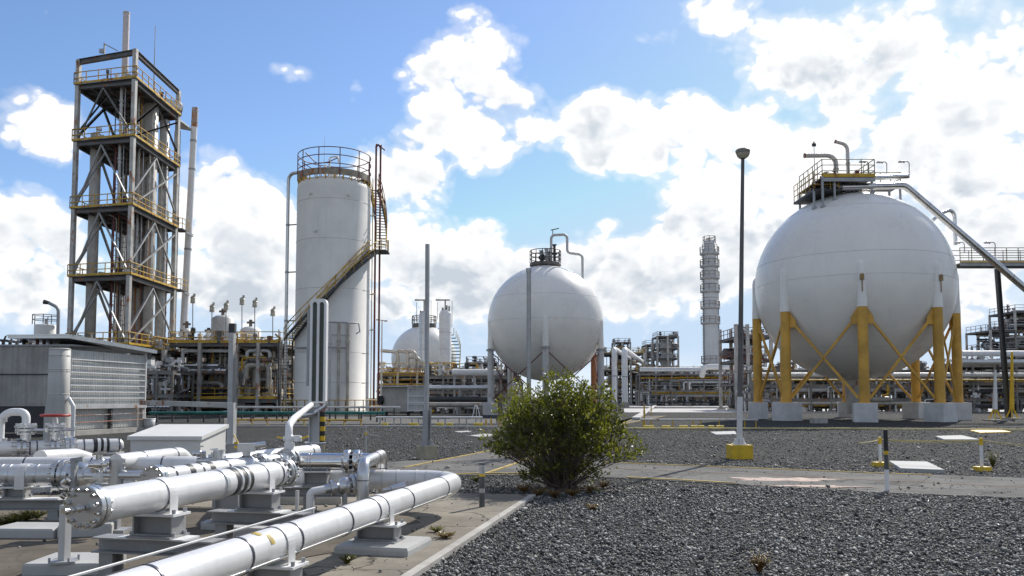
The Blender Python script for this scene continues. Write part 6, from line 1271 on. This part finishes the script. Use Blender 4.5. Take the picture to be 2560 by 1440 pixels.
pipe_rack('pipe rack right of the right sphere reaching the picture edge', 2380, 2760, 92, [1.6, 3.4, 5.4], 58, 20, 4, ncol=8, valves=60, drops=40)
for py, r_, Y_, m_, lab in ((884, .32, 90.5, m_white, 'thick pale pipe topping the right-hand pipe rack'), (905, .3, 90, m_clad2, 'grey pipe under the thick pale one on the right-hand rack'), (950, .1, 89.5, m_yellow, 'thin yellow pipe along the right-hand rack'), (938, .28, 91, m_ltsteel, 'light pipe crossing low behind the yellow legs')):
    a, c = at(1880 if py in (938, 950) else 2405, py, Y_), at(2760, py, Y_); b = MB(); b.cyl(a, c, r_, n=14); solo('rack_pipe', b, m_, lab, 'pipeline')
t, xa, xb = unit('process_tower', 'far process tower with ladders at the right edge, behind the walkway post', 'process tower', 2482, 2545, 150, 8, [7, 10.5, 14], 59, 3, 8, 12, 3, 22, colw=.35, railm=m_steel)
t, xa, xb = unit('process_tower', 'taller far process tower cut by the right picture edge', 'process tower', 2545, 2640, 150, 8, [7, 11, 15, 17.5], 60, 3, 8, 12, 3, 22, colw=.35, railm=m_steel)

unit('process_unit', 'fine pipework tangle at ground level between the shed and the low unit', 'process unit', 352, 430, 78, 5, [2.0, 4.2], 81, 3, 16, 20, 3, 40, rails=False, colw=.2, colm=m_rack, pm=DARKP + [m_white, m_alu], prad=(.05, .2), deckgap=True, verts2=30)
# extra skyline and depth behind the racks
unit('process_unit', 'far low unit with many thin risers between the loop pipes and the banded column', 'process unit', 1598, 1760, 186, 10, [4, 7.5], 71, 9, 14, 60, 6, 50, rails=True, colw=.35, colm=m_rack, prad=(.12, .45), verts2=60)
unit('process_unit', 'far unit with risers filling the gap right of the banded column', 'process unit', 1770, 1900, 190, 10, [4, 8], 72, 7, 12, 50, 5, 40, rails=True, colw=.35, colm=m_rack, prad=(.12, .45), verts2=50)
unit('process_unit', 'dark unit deep behind the right sphere between its yellow legs', 'process unit', 1900, 2400, 125, 8, [2.5, 5.0], 73, 14, 14, 60, 8, 60, rails=True, colw=.3, colm=m_rack, prad=(.12, .4), verts2=70)
unit('process_unit', 'dark unit behind the low rack left of the middle sphere', 'process unit', 945, 1260, 118, 8, [2.5, 4.6], 74, 9, 14, 50, 6, 50, rails=True, colw=.3, colm=m_rack, prad=(.1, .35), verts2=60)
unit('process_unit', 'far unit closing the view behind the right-hand rack', 'process unit', 2400, 2640, 128, 8, [3, 6], 75, 8, 12, 40, 6, 40, rails=True, colw=.3, colm=m_rack, prad=(.1, .35), verts2=50)
# ================================================================== PLANTS
def leaf_material(name, cols, trans=.35):
    m = bpy.data.materials.new(name); m.use_nodes = True; nt = m.node_tree; b = nt.nodes['Principled BSDF']; g = nt.nodes.new('ShaderNodeNewGeometry')
    cr = nd(nt, 'ShaderNodeValToRGB', {0: g.outputs['Random Per Island']}); e = cr.color_ramp.elements
    e[0].color = (*cols[0], 1); e[1].color = (*cols[-1], 1)
    for i, c in enumerate(cols[1:-1]): k = e.new((i + 1) / (len(cols) - 1)); k.color = (*c, 1)
    nt.links.new(cr.outputs[0], b.inputs['Base Color']); b.inputs['Roughness'].default_value = .4; b.inputs['Specular IOR Level'].default_value = .5
    tr = nd(nt, 'ShaderNodeBsdfTranslucent', {0: mixc(nt, .5, cr.outputs[0], (.30, .34, .02))}); mx = nd(nt, 'ShaderNodeMixShader', {0: trans, 1: b.outputs[0], 2: tr.outputs[0]})
    nt.links.new(mx.outputs[0], nt.nodes['Material Output'].inputs[0]); return m
def leaves_mesh(name, pos, dirs, L, W, rg):
    n = len(pos); d = dirs / np.linalg.norm(dirs, axis=1, keepdims=True); u = rg.normal(size=(n, 3)); s = np.cross(d, u); s /= np.linalg.norm(s, axis=1, keepdims=True) + 1e-9; nn = np.cross(s, d)
    L = L[:, None]; W = W[:, None]
    v = np.stack([pos, pos + d * L * .45 + s * W + nn * W * .35, pos + d * L - nn * L * .12, pos + d * L * .45 - s * W + nn * W * .35, pos + d * L * .5], 1)
    fs = np.array([(0, 1, 4), (1, 2, 4), (0, 4, 3), (4, 2, 3)]); Fi = (fs[None] + (np.arange(n) * 5)[:, None, None]).reshape(-1)
    me = bpy.data.meshes.new(name); me.vertices.add(n * 5); me.vertices.foreach_set('co', v.reshape(-1)); nf = n * 4
    me.loops.add(nf * 3); me.loops.foreach_set('vertex_index', Fi.astype(np.int32)); me.polygons.add(nf); me.polygons.foreach_set('loop_start', np.arange(0, nf * 3, 3, dtype=np.int32)); me.update(); me.validate(); return me
m_bark = M('bark', (.17, .13, .11), .8, var=.35, vs=12)
m_leaf = leaf_material('bush_leaf', [(.016, .024, .007), (.04, .052, .012), (.095, .105, .018), (.27, .24, .04)], .42)
m_leafy = leaf_material('yellow_leaf', [(.04, .05, .01), (.14, .14, .02), (.28, .24, .03)], .45)
def bush(name, label, cat, base, W_, H_, nstem, nleaf, seed, lm, shape=None, low=.0, leafL=.055, sub=3):
    rg = np.random.default_rng(seed); r2 = random.Random(seed); t = thing(name, label, cat, base); stems = MB(); tips = []
    for k in range(nstem):
        a = r2.uniform(0, 2 * math.pi); sp = (r2.random() ** .5); ex, ey = math.cos(a) * sp * W_ / 2, math.sin(a) * sp * W_ / 2 * .85
        if shape: ez = shape(ex, ey) * r2.uniform(.66, 1.0)
        else: ez = H_ * (1 - .55 * (sp ** 2.2)) * r2.uniform(.7, 1.0)
        b0_ = base + V((math.cos(a) * r2.uniform(0, .22), math.sin(a) * r2.uniform(0, .18), 0)); e = base + V((ex, ey, ez)); m1 = b0_.lerp(e, .35) + V((-ex * .06, -ey * .06, H_ * .07)); m2 = b0_.lerp(e, .7) + V((r2.uniform(-.1, .1), r2.uniform(-.1, .1), H_ * .03))
        pts = [b0_, m1, m2, e]; rr0 = r2.uniform(.008, .018); q = []
        for i in range(9):
            f_ = i / 8; x = [(1 - f_) ** 3, 3 * f_ * (1 - f_) ** 2, 3 * f_ * f_ * (1 - f_), f_ ** 3]; q.append(sum((p * w for p, w in zip(pts, x)), V()) + V((r2.gauss(0, .012), r2.gauss(0, .012), r2.gauss(0, .008))))
        stems.tube(q, [rr0 * (1 - .75 * i / 8) for i in range(9)], 5, caps=False); tips.append((q[-1], (q[-1] - q[-3]).normalized(), q))
        for j in range(sub):
            i0 = r2.randrange(4, 8); o = q[i0]; d_ = ((q[-1] - q[i0 - 2]).normalized() + V((r2.gauss(0, .55), r2.gauss(0, .55), r2.gauss(.15, .3)))).normalized(); Ls = r2.uniform(.18, .42) * W_ / 2.5; q2 = [o, o + d_ * Ls * .5 + V((0, 0, .02)), o + d_ * Ls + V((0, 0, .03))]; stems.tube(q2, [rr0 * .45, rr0 * .3, rr0 * .15], 4, caps=False); tips.append((q2[-1], d_, q2))
    part('stem', stems, m_bark, t)
    P = []; Dr = []
    per = max(1, nleaf // len(tips))
    for (tp_, d_, q) in tips:
        dn = r2.uniform(.15, 1.0) ** 1.0; c = int(per * (.35 + dn * 1.2))
        cl = .085 * W_ / 2.5
        base_ = np.array(tp_); dd = np.array(d_)
        back = rg.uniform(-.55, .4, c)[:, None] * dd * cl * 1.6
        pp = base_ + back + rg.normal(0, cl * .55, (c, 3)); P.append(pp); o = rg.normal(0, .75, (c, 3)) + dd * .7; o[:, 2] += .25; Dr.append(o)
    P = np.concatenate(P); Dr = np.concatenate(Dr); P[:, 2] = np.maximum(P[:, 2], .02); n = len(P)
    L = rg.uniform(.6, 1.25, n) * leafL; me = leaves_mesh('leaves', P - np.array(base), Dr, L, L * rg.uniform(.17, .26, n), rg); me.materials.append(lm)
    o = bpy.data.objects.new('leaves', me); COL.objects.link(o); o.parent = t; return t
bb = gnd(1402, 1222)
def shp(x, y):
    k = min(1, math.hypot(x / 1.28, y / 1.1)); return (1.95 if x > -.3 else 1.85) * (1 - .62 * k ** 2.6) 
bush('big_bush', 'big dark green many-stemmed bush growing in the gravel, in front of the middle sphere', 'bush', bb, 2.55, 1.95, 190, 17500, 3, m_leaf, shp, leafL=.074, sub=4)
bush('skirt_shrub', 'low leafy growth around the foot of the big bush', 'shrub', bb + V((.05, -.12, 0)), 1.55, .55, 50, 2600, 8, m_leaf, leafL=.055)
yb = gnd(1285, 1120); bush('yellow_shrub', 'loose yellow-green shrub behind the upper left of the big bush', 'shrub', at(1300, 1075, 22).xy.to_3d(), 1.5, 2.1, 34, 1800, 12, m_leafy, leafL=.075, shape=lambda x, y: 2.05 - .9 * abs(x))
m_dryleaf = leaf_material('dry_leaf', [(.10, .05, .02), (.22, .10, .04), (.30, .22, .05)], .3)
def tuft(label, px, py, w, h, n, seed, mat, cat='weed', z=0.0, name='weed_tuft'):
    p = gnd(px, py, z); r2 = random.Random(seed); t = thing(name, label, cat, p); b = MB()
    for k in range(n):
        a = r2.uniform(0, 6.28); s = r2.random() ** .5 * w / 2; e = p + V((math.cos(a) * s, math.sin(a) * s, h * r2.uniform(.5, 1))); m_ = p.lerp(e, .5) + V((0, 0, h * .1)); b.tube([p + V((r2.gauss(0, .01), r2.gauss(0, .01), 0)), m_, e], [.004, .003, .0012], 3, caps=False)
        for j in range(3): q = m_.lerp(e, r2.random()); d_ = V((r2.gauss(0, 1), r2.gauss(0, 1), r2.gauss(.5, .6))).normalized() * r2.uniform(.02, .045); s_ = d_.cross(V((0, 0, 1))) * .22; b.add([q, q + d_ * .5 + s_, q + d_, q + d_ * .5 - s_], [(0, 1, 2, 3)])
    part('blades', b, mat, t)
tuft('reddish dry weed tuft in the gravel at the bottom right', 1897, 1432, .24, .19, 60, 1, m_dryleaf); tuft('thin weed beside the right-hand rope post', 2482, 1168, .35, .42, 60, 2, m_leafy); tuft('small green weed on the apron beside the front pipe support', 1092, 1330, .2, .06, 50, 3, m_leafy, z=.05); tuft('brown dry twigs on the apron beside the front pipe support', 1112, 1345, .28, .06, 80, 4, m_dryleaf, z=.05); tuft('yellowish weeds in the shade under the front pipeline', 868, 1408, .2, .08, 40, 5, m_leafy, z=.05)
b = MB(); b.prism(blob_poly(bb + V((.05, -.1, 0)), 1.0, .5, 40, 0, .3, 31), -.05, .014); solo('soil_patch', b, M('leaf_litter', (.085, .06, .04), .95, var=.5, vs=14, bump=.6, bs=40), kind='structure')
for k, (px, py) in enumerate(((1310, 1232), (1345, 1243), (1385, 1246), (1430, 1243), (1475, 1234), (1510, 1222))):
    tuft('dry grass fringe on the soil at the foot of the big bush', px, py, .32, .15, 70, 40 + k, m_dryleaf, 'grass tuft', name='grass_tuft')
tuft('dry weed in the gravel in front of the big bush', 1480, 1275, .25, .08, 50, 6, m_dryleaf); tuft('sparse weed right of the big bush', 1570, 1140, .35, .16, 50, 7, m_leafy); tuft('yellow weed by the bollard', 1190, 1206, .25, .14, 50, 8, m_leafy)
for k in range(4): tuft('low weeds in the bare earth at the left edge', 10 + k * 28, 1312 - k * 6, .5, .12, 60, 20 + k, m_leafy, z=.058)
for o in bpy.data.objects:
    if o.get('label', '').startswith('low weeds'): o['group'] = 'weeds in the bare earth'
    if o.get('label', '').startswith('dry grass fringe'): o['group'] = 'dry grass around the big bush'
